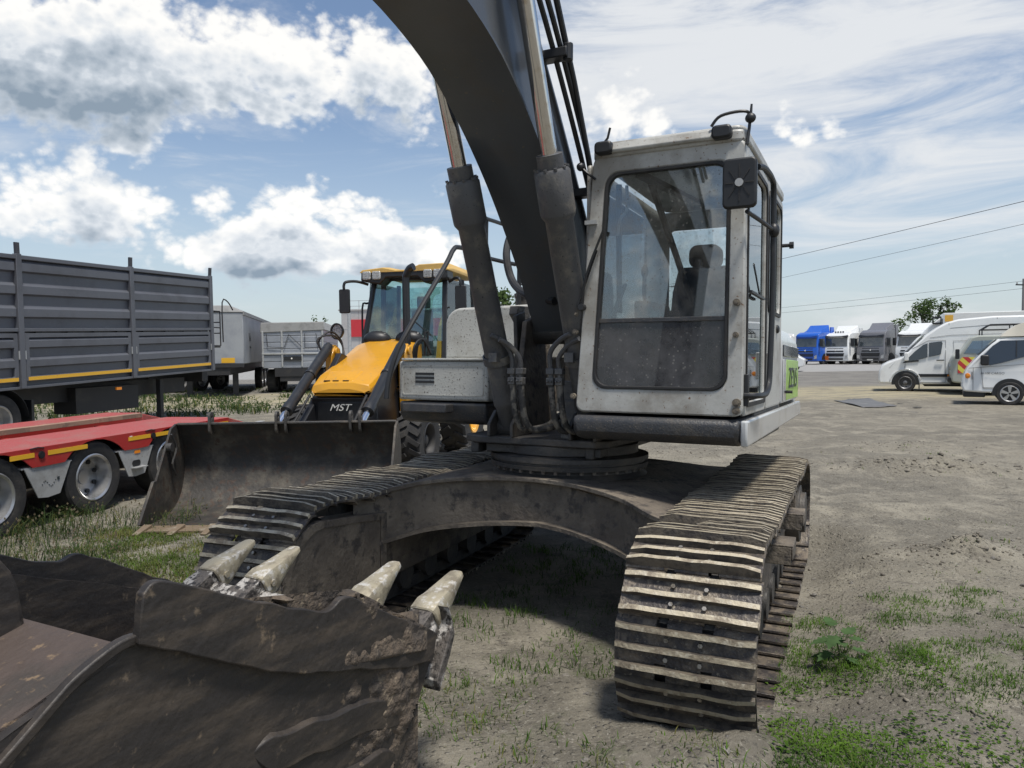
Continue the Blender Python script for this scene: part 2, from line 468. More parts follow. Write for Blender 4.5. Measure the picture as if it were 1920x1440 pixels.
M_wood = mat('deck_boards', (.33, .20, .14), .8, 0, (.22, .14, .10), 6, (.45, .6))
M_tapey = mat('yellow_reflective_tape', (.72, .40, .03), .4, 0, (.55, .3, .03), 25, (.6, .7))
M_galv = mat('galvanised_plate', (.40, .41, .41), .5, .2, (.30, .30, .29), 4, (.45, .7), (.2, .17, .14), 40, (.66, .72))
M_tarp = mat('grey_tarpaulin', (.25, .25, .245), .7, 0, (.19, .19, .185), 3, (.45, .7), bump=.4, bs=6)
M_tarp2 = mat('side_curtain', (.31, .325, .34), .5, 0, (.24, .255, .28), 1.2, (.4, .7), bump=.2, bs=3)
M_silverpl = mat('silver_planks', (.30, .32, .355), .4, .2, (.24, .26, .29), 3, (.45, .7))
M_darkglass = mat('dark_vehicle_glass', (.03, .036, .042), .06, 0, spec=.9)
M_seat = mat('seat_fabric', (.016, .016, .018), .85, 0, (.03, .03, .032), 20)
M_inside = mat('cab_interior', (.030, .030, .032), .7)
M_greenpl = mat('lime_green_panel', (.36, .60, .10), .35, 0, (.30, .50, .09), 3, coat=.3)
M_ink = mat('dark_print', (.03, .04, .045), .5)
M_printw = mat('white_print', (.78, .76, .70), .35)
M_amber = mat('amber_lens', (.80, .25, .02), .25)
G_cab = glass_mat('cab_glass', (.90, .93, .93), .13, .36, (.27, .26, .24), 7, (.40, .85), .36)
G_low = glass_mat('lower_cab_glass', (.26, .29, .33), .05, .85, (.12, .12, .125), 5, (.22, .66), .45, (.26, .25, .23))
G_clear = glass_mat('clear_side_glass', (.95, .97, .97), .05, .14, (.3, .3, .28), 6, (.5, .9), .2)
M_mount = mat('rubber_mount', (.17, .145, .11), .7, 0, (.08, .07, .06), 30)
G_side = glass_mat('door_glass', (.72, .78, .80), .25, .12, (.3, .3, .28), 8, (.5, .9))
G_teal = glass_mat('loader_glass', (.74, .88, .86), .12, .16, (.35, .34, .32), 3, (.45, .8))

# ------------------------------------------------------------------ ground
MOUNDS = [(.72, 2.76, .75, .40, .115), (-1.55, 3.75, .5, .4, .03), (5.55, 9.65, .75, .22, .17), (4.7, 9.9, .8, .22, .07), (3.62, 5.72, .30, .2, .10), (3.2, 5.75, .5, .25, .06), (5.0, 6.0, .9, .3, .05),
          (2.7, 11.5, 1.2, .4, .05), (6.4, 12.0, 1.0, .35, .06), (2.2, 3.6, .7, .5, .05), (-1.5, 27, 5, 1.2, .12), (3.2, 7.4, .9, .25, .05), (8.5, 29.0, 3.5, .8, .12)]
def sm(t): t = min(1., max(0., t)); return t*t*(3-2*t)
def th(x, y):
    z = 0.
    dx, dy = x-.3871, y-5.3019                       # the machine stands in a shallow hollow
    u, v = -dx*sin(.3986)-dy*cos(.3986), dx*cos(.3986)-dy*sin(.3986)
    if abs(u) < 3.2 and abs(v) < 2.6:
        z += (-.150+.028*u)*sm(1-(abs(u+.40)-1.65)/.40)*sm(1-(abs(v)-1.62)/.6)
    if abs(x) < 40 and -5 < y < 60:
        p = Vector((x, y, 0))
        z += .035*noise.noise(p*.55) + .018*noise.noise(p*1.7+Vector((5,0,0)))
        z += .022*noise.noise(Vector((x*.5+y*.15, y*1.9, 8)))*min(1, max(0, x-1.5))
        for rx0, ry0, ux, uy in ((3.4, 6.0, .42, .907), (4.6, 8.0, .78, .626), (2.4, 9.0, .97, .24)):
            pd = (x-rx0)*uy-(y-ry0)*ux+.12*noise.noise(p*.4); al = (x-rx0)*ux+(y-ry0)*uy
            for off in (-.85, .85):
                q = (pd-off)/.16
                if abs(q) < 3 and -2 < al < 22: z += (-.026*math.exp(-q*q)+.014*math.exp(-(abs(q)-1.5)**2*3))*(.6+.6*noise.noise(p*1.3))*min(1, (al+2)/2)
        r = max(0., 1-max(0., y-16)/14)
        if r > 0: z += r*(.007*noise.noise(p*5.1) + .004*noise.noise(p*11.)) * (1.4 if x > 1.8 else .8)
        for mx, my, sx, sy, h in MOUNDS:
            q = ((x-mx)/sx)**2+((y-my)/sy)**2
            if q < 6: z += h*math.exp(-q)*(1+.5*noise.noise(p*4.3)+.25*noise.noise(p*10))
    return z
def axis_pts(lo, hi, step, far):
    a = []; t = lo
    while t < hi: a.append(t); t += step
    a.append(hi)
    s = step; t = hi; up = []
    while t < far: s *= 1.22; t += s; up.append(t)
    s = step; t = lo; dn = []
    while t > -far: s *= 1.22; t -= s; dn.append(t)
    return dn[::-1]+a+up
def build_ground():
    xs = axis_pts(-6.5, 8.5, .06, 1400); ys = axis_pts(1.2, 13.5, .06, 1400)
    nx, ny = len(xs), len(ys)
    vs = [(x, y, th(x, y)) for y in ys for x in xs]
    fs = [(j*nx+i, j*nx+i+1, (j+1)*nx+i+1, (j+1)*nx+i) for j in range(ny-1) for i in range(nx-1)]
    me = bpy.data.meshes.new('ground'); me.from_pydata(vs, [], fs)
    me.polygons.foreach_set('use_smooth', [True]*len(me.polygons))
    o = bpy.data.objects.new('ground', me); COL.objects.link(o); o['kind'] = 'structure'
    m = bpy.data.materials.new('dirt_yard'); m.use_nodes = True
    nt = m.node_tree; N, L = nt.nodes, nt.links; b = N['Principled BSDF']
    b.inputs['Roughness'].default_value = .92; b.inputs['Specular IOR Level'].default_value = .25
    tc = N.new('ShaderNodeTexCoord'); vec = tc.outputs['Object']
    sep = N.new('ShaderNodeSeparateXYZ'); L.new(vec, sep.inputs[0])
    def nz(s, d=8, r=.62, dist=0., sc_=None):
        v = vec
        if sc_:
            mp = N.new('ShaderNodeMapping'); mp.inputs['Scale'].default_value = sc_; L.new(v, mp.inputs[0]); v = mp.outputs[0]
        n = N.new('ShaderNodeTexNoise'); n.inputs['Scale'].default_value = s; n.inputs['Detail'].default_value = d; n.inputs['Roughness'].default_value = r; n.inputs['Distortion'].default_value = dist
        L.new(v, n.inputs['Vector']); return n.outputs[0]
    def rmp(v, a, b_, c=0., d=1.):
        n = N.new('ShaderNodeMapRange'); n.interpolation_type = 'SMOOTHSTEP'; L.new(v, n.inputs[0])
        for i, q in enumerate((a, b_, c, d)): n.inputs[i+1].default_value = q
        return n.outputs[0]
    def mix(f, a, b_):
        n = N.new('ShaderNodeMix'); n.data_type = 'RGBA'
        L.new(f, n.inputs[0])
        for i, q in ((6, a), (7, b_)):
            if isinstance(q, tuple): n.inputs[i].default_value = (*q, 1)
            else: L.new(q, n.inputs[i])
        return n.outputs[2]
    def ma(op, a, b_):
        n = N.new('ShaderNodeMath'); n.operation = op
        for i, q in enumerate((a, b_)):
            if isinstance(q, (int, float)): n.inputs[i].default_value = q
            else: L.new(q, n.inputs[i])
        return n.outputs[0]
    c = mix(rmp(nz(.35), .38, .64), (.225, .205, .163), (.155, .142, .116))
    c = mix(rmp(nz(1.7, 9), .46, .66), c, (.275, .251, .20))
    c = mix(rmp(nz(5, 9, .7), .50, .68), c, (.125, .113, .092))
    c = mix(ma('MULTIPLY', rmp(nz(1.1, 8, .65), .44, .60), rmp(sep.outputs[1], 3.4, 6.0, .75, .0)), c, (.115, .104, .083))
    c = mix(ma('MULTIPLY', rmp(nz(46, 5, .6), .56, .66), .6), c, (.33, .31, .26))
    c = mix(ma('MULTIPLY', rmp(nz(28, 6, .6), .58, .68), .6), c, (.075, .07, .062))
    # faint green where low weeds hold
    c = mix(ma('MULTIPLY', rmp(nz(2.6, 9, .7), .55, .68), rmp(sep.outputs[1], 3.0, 6.5, .55, 0.)), c, (.075, .095, .035))
    # far yard: old asphalt, then a pale strip of straw and sand
    yy = ma('ADD', sep.outputs[1], ma('MULTIPLY', nz(.12, 4), 9.))
    far = rmp(yy, 33, 37)
    c = mix(far, c, mix(rmp(nz(.6), .4, .65), (.20, .19, .17), (.15, .142, .13)))
    strip = ma('MULTIPLY', rmp(yy, 26, 29), rmp(yy, 36.5, 33.5))
    strip = ma('MULTIPLY', strip, rmp(nz(.8, 9, .7, 0., (1, 2.2, 1)), .35, .58))
    c = mix(strip, c, (.34, .30, .20))
    rd = rmp(sep.outputs[1], 47, 48.5)
    c = mix(rd, c, (.30, .295, .285))
    L.new(c, b.inputs['Base Color'])
    h = ma('ADD', ma('MULTIPLY', nz(7, 9, .7), 1.0), ma('MULTIPLY', nz(38, 6, .65), .45))
    vo = N.new('ShaderNodeTexVoronoi'); vo.inputs['Scale'].default_value = 26; L.new(vec, vo.inputs['Vector'])
    h = ma('ADD', h, ma('MULTIPLY', rmp(vo.outputs['Distance'], .12, .34, 1., 0.), .35))
    bp = N.new('ShaderNodeBump'); bp.inputs['Strength'].default_value = 1.0; bp.inputs['Distance'].default_value = .036
    L.new(h, bp.inputs['Height']); L.new(bp.outputs[0], b.inputs['Normal'])
    me.materials.append(m)
    return o
ground = build_ground()
# ------------------------------------------------------------------ excavator
CX, CY, YAW, YAWU, TP, TR, Z0 = .3871, 5.3019, .3986, .466, .029, -.0099, -.157
def exc_frame(yaw):
    fx = Vector((-sin(yaw), -cos(yaw), 0)); rx = Vector((cos(yaw), -sin(yaw), 0))
    tf = Vector((-sin(YAW), -cos(YAW), 0)); tr_ = Vector((cos(YAW), -sin(YAW), 0))
    g = tf*TP+tr_*TR
    up = Vector((-g.x, -g.y, 1)).normalized()
    U = (fx+Vector((0, 0, g.dot(fx)))).normalized()
    V = up.cross(U)
    return basis(U, V, up, (CX, CY, Z0))
MT, MU = exc_frame(YAW), exc_frame(YAWU)
EX = empty('excavator', label='large pale grey tracked excavator with raised boom and muddy bucket in the foreground', cat='excavator')
EX.matrix_world = MT
SL = MT.inverted() @ MU                               # slewed upper structure
def up(mb, name, mats, bevel=0., parent=None, ang=35, seg=2):
    return mb.build(name, mats, parent or EX, bevel, seg, ang, None if parent else SL)

G2, SW, TL, TH = 1.195, .582, 4.174, .955
PIT = .19
def track_path(sg=.02):
    """pin line of the chain, (u, z, angle of outward normal) in steps of one pitch"""
    r = TH/2-.105
    zc = TH/2-.012
    xc = TL/2-TH/2
    pts = []
    n = 60
    # top run from rear to front, sagging between the rollers
    for i in range(n+1):
        t = i/n; x = -xc+2*xc*t
        sag = sg*abs(sin(pi*t*3))**1.3 + .01*sin(pi*t)
        pts.append(Vector((x, zc+r-sag)))
    for i in range(1, n+1):
        a = pi/2-pi*i/n
        pts.append(Vector((xc+r*cos(a), zc+r*sin(a))))
    for i in range(1, n+1): pts.append(Vector((xc-2*xc*i/n, zc-r)))
    for i in range(1, n):
        a = -pi/2-pi*i/n
        pts.append(Vector((-xc+r*cos(a), zc+r*sin(a))))
    pts.append(pts[0])
    return pts
def sample(pts, count, phase):
    L_ = [0]
    for a, b in zip(pts, pts[1:]): L_.append(L_[-1]+(b-a).length)
    tot = L_[-1]; out = []
    def at(s):
        s %= tot
        lo, hi = 0, len(L_)-1
        while hi-lo > 1:
            m_ = (lo+hi)//2
            if L_[m_] <= s: lo = m_
            else: hi = m_
        return pts[lo].lerp(pts[hi], (s-L_[lo])/max(1e-9, L_[hi]-L_[lo]))
    st = tot/count
    for i in range(count):
        a, b = at((i+phase)*st), at((i+phase+1)*st)
        out.append((a, b))
    return out, st
def shoe_mesh(y0=-SW/2, y1=SW/2, k=0):
    """triple grouser shoe: x along the chain, z outward, origin at the pin line"""
    mb = MB(); P = PIT*1.0
    zt = .072
    prof = [(-P*.56, zt-.016), (-P*.50, zt-.002), (-P*.30, zt), (P*.30, zt), (P*.46, zt-.006), (P*.60, zt-.026)]
    notch = [(-.118, -.072), (.072, .118)]
    ys = sorted({y0, y1} | {q for n_ in notch for q in n_ if y0 < q < y1})
    for a, b in zip(ys, ys[1:]):
        isn = any(abs(a-n_[0]) < 1e-6 and abs(b-n_[1]) < 1e-6 for n_ in notch)
        pr = prof[:-2]+[(P*.36, zt-.001)] if isn else prof
        if isn: pr = [(-P*.36, zt)]+pr[2:]
        n = len(pr)
        vs = [(x, yy, z) for yy in (a, b) for x, z in pr]+[(x, yy, z-.012) for yy in (a, b) for x, z in pr]
        fs = []
        for i in range(n-1):
            fs += [(i, i+1, n+i+1, n+i), (2*n+i, 3*n+i, 3*n+i+1, 2*n+i+1)]
        for s_ in (0, n): fs += [(s_+i, 2*n+s_+i, 2*n+s_+i+1, s_+i+1) for i in range(n-1)]
        fs += [(0, n, 3*n, 2*n), (n-1, 2*n+n-1, 3*n+n-1, 2*n-1)]
        mb.add(vs, fs, 0)
    rnd = random.Random(k)
    for gx, hh in ((-P*.47, .042), (-P*.05, .033), (P*.36, .031)):
        secs = []
        m_ = 8
        for i in range(m_+1):
            y = y0+.004+(y1-y0-.008)*i/m_
            e = .55 if i in (0, m_) else 1
            w = rnd.uniform(-.002, .002); h = hh*e+rnd.uniform(-.003, .002)
            secs.append([(gx-.0125+w, y, zt-.004), (gx+.0125+w, y, zt-.004), (gx+.0112+w, y, zt+h), (gx-.0100+w, y, zt+h)])
        o = len(mb.v); n = 4
        mb.v += [Vector(p) for s_ in secs for p in s_]
        for i in range(m_):
            for j in range(4):
                mb.f.append([o+i*4+j, o+i*4+(j+1)%4, o+(i+1)*4+(j+1)%4, o+(i+1)*4+j]); mb.m.append(1 if j == 2 else 3)
        mb.f += [[o+3, o+2, o+1, o], [o+m_*4+q for q in range(4)]]; mb.m += [1, 1]
    for bx in (-P*.24, P*.18):
        for by in (-.088, .052):
            if y0 < by < y1: mb.cyl((bx, by+.018, zt-.002), (bx, by+.018, zt+.016), .0115, .010, 6, mi=2)
    return mb.mesh('track_shoe', [M_plate, M_grouser, M_bolt, M_gside])
shoe_kinds = [shoe_mesh(k=i) for i in range(4)]
shoe_broken = shoe_mesh(-SW/2, .07, k=9)
def make_track(sv, phase, broken_at, label):
    before = set(EX.children)
    """sv: +1 image right, -1 image left"""
    # chain links and rollers are the track part, the shoes its pieces
    mb = MB(); pairs, st = sample(track_path(.016 if sv > 0 else .038), 46, phase)
    for a, b in pairs:
        for dy in (-.095, .095):
            p, q = Vector((a.x, sv*G2+dy, a.y)), Vector((b.x, sv*G2+dy, b.y))
            mb.beam(p-(q-p)*.08, q+(q-p)*.08, .034, .085, 0, up=(0, 1, 0) if abs((q-p).z) > abs((q-p).x) else (0, 0, 1))
        mb.cyl((a.x, sv*G2-.115, a.y), (a.x, sv*G2+.115, a.y), .026, n=8)
    tr = mb.build('crawler_track', M_dark, EX)
    tr['label'] = label
    for i, (a, b) in enumerate(pairs):
        t = Vector((b.x-a.x, 0, b.y-a.y)).normalized()
        nrm = Vector((-t.z, 0, t.x))                 # outward: the path runs rear to front along the top
        c = (a+b)/2
        x_ = -t; y_ = nrm.cross(x_)
        M_ = basis(x_, y_, nrm, (c.x, sv*G2, c.y))
        M_ = M_ @ Matrix.Rotation(random.uniform(-.012, .012), 4, 'X') @ Matrix.Rotation(random.uniform(-.012, .012), 4, 'Y') @ Matrix.Translation((0, random.uniform(-.006, .006), 0))
        me = shoe_kinds[i % 4]
        if broken_at is not None and c.y > .7 and abs(c.x-broken_at) < PIT*.52: me = shoe_broken
        o = bpy.data.objects.new('track_shoe', me); COL.objects.link(o); o.parent = tr; o.matrix_local = M_
    # frame beside the chain
    y = sv*G2
    f = MB()
    poly = [(-1.55, .25), (1.25, .25), (1.45, .32), (1.45, .60), (1.2, .70), (-1.4, .70), (-1.65, .55)]
    o_, i_ = (y+.13, y-.20) if sv > 0 else (y-.13, y+.20)
    f.prism(poly, 'y', min(o_, i_), max(o_, i_))
    f.prism([(-1.5, .36), (1.1, .36), (1.1, .50), (-1.5, .50)], 'y', min(o_, i_)-.012, max(o_, i_)+.012)
    fr = f.build('track_frame', M_xframe, EX, .012)
    # idler with its cheek plates, sprocket, rollers
    xc = TL/2-TH/2
    w = MB()
    w.lathe([(-.07, .0), (-.07, .33), (-.05, .36), (.05, .36), (.07, .33), (.07, 0)], (xc, y, TH/2-.012), (0, 1, 0), 28)
    w.cyl((xc, y-.17, TH/2-.012), (xc, y+.17, TH/2-.012), .09, n=16)
    w.build('idler_wheel', M_dark, EX)
    for s_ in (-sv,):
        ch = MB()
        cp = [(xc-.62, .20)]+[(xc+.10+.335*cos(radians(a)), TH/2+.0+.335*sin(radians(a))) for a in range(-78, 100, 13)]+[(xc-.28, .775), (xc-.62, .735)]
        ch.prism(cp, 'y', y+s_*.235, y+s_*.270)
        c_ = ch.build('idler_cheek_plate', M_xframe, EX, .008)
        rb = MB()
        ip = [(xc+(px_-xc-.05)*.86+.02, TH/2+(pz-TH/2)*.86) for px_, pz in cp]
        rb.ring(cp, ip, 'y', y+s_*.270, y+s_*.282)
        rb.build('rim_weld', M_xframe, c_, .004)
    sp = MB(); n = 22; pr = []
    for i in range(n*2):
        rad = .37 if i % 2 else .31
        for d_ in (-.35, .35): pr.append((-xc+rad*cos(pi*(i+d_)/n), TH/2-.012+rad*sin(pi*(i+d_)/n)))
    sp.prism(pr, 'y', y-.03, y+.03); sp.cyl((-xc, y-.2, TH/2-.012), (-xc, y+.24, TH/2-.012), .24, n=24); sp.cyl((-xc, y+sv*.2, TH/2), (-xc, y+sv*.28, TH/2), .17, n=20)
    sp.build('drive_sprocket', M_dark, EX, .006)
    for i in range(8):
        x = -1.35+i*.37
        r_ = MB(); r_.lathe([(-.15, 0), (-.15, .1), (-.08, .1), (-.08, .075), (.08, .075), (.08, .1), (.15, .1), (.15, 0)], (x, y, .185), (0, 1, 0), 14)
        r_.build('track_roller', M_dark, EX)
    for x in (-.6, .55):
        r_ = MB(); r_.cyl((x, y-.12, .74), (x, y+.12, .74), .065, n=14); r_.box(x-.05, x+.05, y-.04, y+.04, .6, .74)
        r_.build('carrier_roller', M_dark, EX)
    if sv > 0:
        for x in (.62, -.35):
            s_ = MB(); s_.box(x-.12, x+.12, y+.13, y+.335, .70, .712); s_.box(x-.12, x+.12, y+.325, y+.335, .63, .70); s_.box(x+.10, x+.12, y+.13, y+.325, .60, .70); s_.box(x-.12, x-.10, y+.13, y+.325, .60, .70)
            s_.build('step_bracket', M_xframe, EX, .004)
        g_ = MB(); g_.prism([(-.9, .62), (-.62, .62), (-.62, .80), (-.72, .84), (-.9, .84)], 'y', y+.2, y+.26)
        g_.build('track_guide', M_xframe, EX, .006)
    # the two crawlers toe out a trifle
    c0 = Vector((1.5, sv*G2, 0)); R_ = Matrix.Translation(c0) @ Matrix.Rotation(-.034 if sv > 0 else .016, 4, 'Z') @ Matrix.Translation(-c0)
    for o in EX.children:
        if o not in before: o.matrix_local = R_
make_track(1, .18, 1.33, 'muddy crawler track under the cab, one shoe broken')
make_track(-1, .62, None, 'muddy crawler track beside the loader bucket')

def xframe():
    # top plate and webs of the X-shaped lower frame; the front web is a shallow arch seen from the front
    arc = [(1.30, -1.0, .875), (1.05, -.93, .89), (.76, -.76, .925), (.62, -.45, .95), (.58, -.12, .96), (.64, .15, .96), (.76, .38, .955), (.88, .62, .925), (1.06, .82, .885), (1.20, 1.0, .865)]
    arc = [tuple(p) for p in catmull([Vector(p) for p in arc], 5)]
    rear = [(-x-.1, y, z) for x, y, z in arc][::-1]
    n = len(arc)
    top = MB()
    out = arc+[(x, y, z) for x, y, z in reversed(rear)][::-1]
    loop = arc+rear
    k = len(loop)
    top.add([p for p in loop]+[(x, y, z-.028) for x, y, z in loop], [tuple(range(k)), tuple(range(k, 2*k))[::-1]]+[(i, (i+1) % k, k+(i+1) % k, k+i) for i in range(k)])
    xf = top.build('x_frame', M_xframe, EX, .006)
    for pts, nm in ((arc, 'front_web'), (rear, 'rear_web')):
        wv = []
        s_ = -1 if nm == 'front_web' else 1
        for i, (x, y, z) in enumerate(pts):
            hh = .29+.04*abs(y)/.9
            wv.append((Vector((x+s_*.05, y, z-.028)), Vector((x+s_*.05, y, z-hh))))
        web = MB()
        web.loft([[a, a+Vector((s_*.025, 0, 0)), b+Vector((s_*.025, 0, 0)), b] for a, b in wv])
        web.build(nm, M_xframe, xf)
        fl = MB()
        fl.loft([[b+Vector((-s_*.06, 0, 0)), b+Vector((s_*.30, 0, 0)), b+Vector((s_*.30, 0, -.025)), b+Vector((-s_*.06, 0, -.025))] for a, b in wv])
        fl.build('lower_flange', M_xframe, xf)
    rg = MB()
    rg.lathe([(0, .56), (.03, .515), (.06, .505), (.06, .565), (.09, .57), (.09, .545), (.11, .545), (.11, .57), (.14, .57), (.15, .5)], (0, 0, .945), (0, 0, 1), 48)
    ring = rg.build('slew_ring', M_dark, EX)
    bo = MB()
    for i in range(40):
        a = 2*pi*i/40
        bo.cyl((.545*cos(a), .545*sin(a), .985), (.545*cos(a), .545*sin(a), 1.008), .013, n=6)
    bo.build('ring_bolts', M_xframe, ring)['kind'] = 'stuff'
xframe()

# ---- upper structure
def upper():
    d = MB()
    d.prism([(-2.15, -.62), (.42, -.62), (.50, -.5), (.50, .38), (.42, .45), (-2.15, .62)], 'z', 1.165, 1.215)
    d.box(-2.0, .46, -.56, -.50, 1.09, 1.165); d.box(-2.0, .46, .30, .36, 1.09, 1.165)
    d.prism([(.50*cos(2*pi*i/32), .50*sin(2*pi*i/32)) for i in range(32)], 'z', 1.095, 1.163)
    d.box(-.4, .44, -.45, .40, 1.10, 1.16)
    up(d, 'revolving_deck', M_dark, .008)
    b = MB()
    for v in (-.29, .25):
        b.prism([(-.35, 1.215), (.40, 1.215), (.40, 1.30), (.26, 1.75), (.20, 2.02), (.0, 2.08), (-.16, 2.0), (-.35, 1.5)], 'y', v, v+.04)
    up(b, 'boom_bracket', M_xframe, .006)
    for sgn in (-1, 1):
        b = MB()
        for dv in (-.10, .075): b.prism([(.20, 1.215), (.52, 1.215), (.52, 1.30), (.42, 1.39), (.30, 1.39), (.2, 1.3)], 'y', sgn*.30+dv, sgn*.30+dv+.025)
        up(b, 'cylinder_lug', M_dark, .005)
    # right-hand box with vent, lid and dark skirt
    t = MB(); t.box(-.75, .20, -1.365, -.565, 1.432, 1.735)
    bx = up(t, 'tool_box', M_pale, .022, seg=3)
    e = MB(); e.ring(rr(-1.33, -.60, 1.47, 1.70, .02), rr(-1.322, -.608, 1.478, 1.692, .02), 'x', .1995, .2035)
    e.build('pressed_rim', M_pale, bx)
    for i in range(3):
        s_ = MB(); s_.box(.198, .2045, -1.205, -1.035, 1.565+i*.031, 1.583+i*.031); s_.build('vent_slot', M_black, bx)
    t = MB(); t.box(-.76, .215, -1.33, -.545, 1.738, 1.756); t.box(.17, .225, -.585, -.52, 1.725, 1.765)
    t.build('lid', M_pale, bx, .004)
    t = MB(); t.prism([(-.8, 1.25), (.06, 1.25), (.15, 1.27), (.185, 1.32), (.195, 1.42), (-.8, 1.42)], 'y', -1.365, -.585)
    sk = up(t, 'box_skirt', M_skirt, .02, seg=3)
    t = MB(); t.box(.16, .30, -1.26, -.87, 1.345, 1.41); t.build('step', M_skirt, sk, .008)
    t = MB()
    prof = [(-1.25, 1.758), (-1.25, 1.95)]+[(-1.10+.15*cos(radians(a)), 2.03+.15*sin(radians(a))) for a in range(170, 85, -14)]+[(-.46, 2.19), (-.43, 2.15), (-.43, 1.758)]
    t.prism(prof, 'x', -1.05, -.30)
    tk = up(t, 'fuel_tank', M_pale, .02, seg=3)
    c = MB(); c.lathe([(0, .09), (.10, .09), (.10, .10), (.13, .10), (.135, .085), (.17, .08), (.17, 0)], (-.75, -.72, 2.19), (0, 0, 1), 20)
    c.tube([(-.75, -.78, 2.36), (-.75, -.78, 2.40), (-.75, -.72, 2.41), (-.75, -.68, 2.36)], .008, 6)
    up(c, 'pre_cleaner', M_dark)
    # house behind: engine housing, panels, counterweight
    h = MB()
    hp = [(-1.335, 1.42), (-1.335, 1.86)]+[(-1.335+.22*(1-cos(radians(a))), 1.86+.20*sin(radians(a))) for a in range(15, 91, 15)]
    hp = hp+[(-x, z) for x, z in reversed(hp)]
    h.prism(hp, 'x', -2.22, -1.07)
    up(h, 'engine_housing', M_side, .02, seg=3)
    for u0, u1, z0, z1, m_, nm in ((-2.20, -1.30, 1.44, 1.765, M_greenpl, 'green_side_panel'), (-1.27, -1.09, 1.44, 1.765, M_side, 'side_panel'), (-2.20, -1.66, 1.79, 1.88, M_darkglass, 'side_grille'), (-1.63, -1.09, 1.79, 1.88, M_darkglass, 'side_grille')):
        p = MB(); p.box(u0, u1, 1.336, 1.345, z0, z1); po = up(p, nm, m_, .004)
        if nm == 'green_side_panel':
            lettering('ZE215', .24, basis(Vector((-1, 0, 0)), Vector((0, 0, 1)), Vector((0, 1, 0)), (-1.75, 1.347, 1.61)), M_ink, po)
    p = MB(); p.box(-1.24, -1.17, 1.345, 1.365, 1.50, 1.52); p.cyl((-1.2, 1.35, 1.51), (-1.2, 1.40, 1.51), .012, n=8); up(p, 'panel_latch', M_black)
    cw = MB(); cp = [(-2.23, -1.33), (-2.23, 1.33)]+[(-2.3-.42*cos(radians(a)), 1.33*sin(radians(a))) for a in range(70, -71, -14)]
    cw.prism(cp, 'z', 1.22, 2.02); up(cw, 'counterweight', M_side, .04, seg=3)
    # cab skirt
    s_ = MB()
    s_.prism([(-.5, 1.245), (.62, 1.245), (.70, 1.262), (.748, 1.305), (.757, 1.36), (.745, 1.402), (-.5, 1.402)], 'y', .325, 1.325)
    up(s_, 'cab_skirt', M_skirt, .03, seg=4)
    s_ = MB(); s_.prism([(-2.2, 1.275), (.725, 1.25), (.745, 1.30), (.745, 1.40), (-2.2, 1.40), (-2.28, 1.34)], 'y', 1.327, 1.365)
    up(s_, 'side_sill', M_side, .012, seg=3)
    # platform behind cab to engine
    s_ = MB(); s_.box(-1.06, .2, .45, 1.32, 1.22, 1.42); s_.box(-1.06, -.9, -.42, 1.32, 1.42, 2.0); up(s_, 'floor_frame', M_dark, .01)
upper()

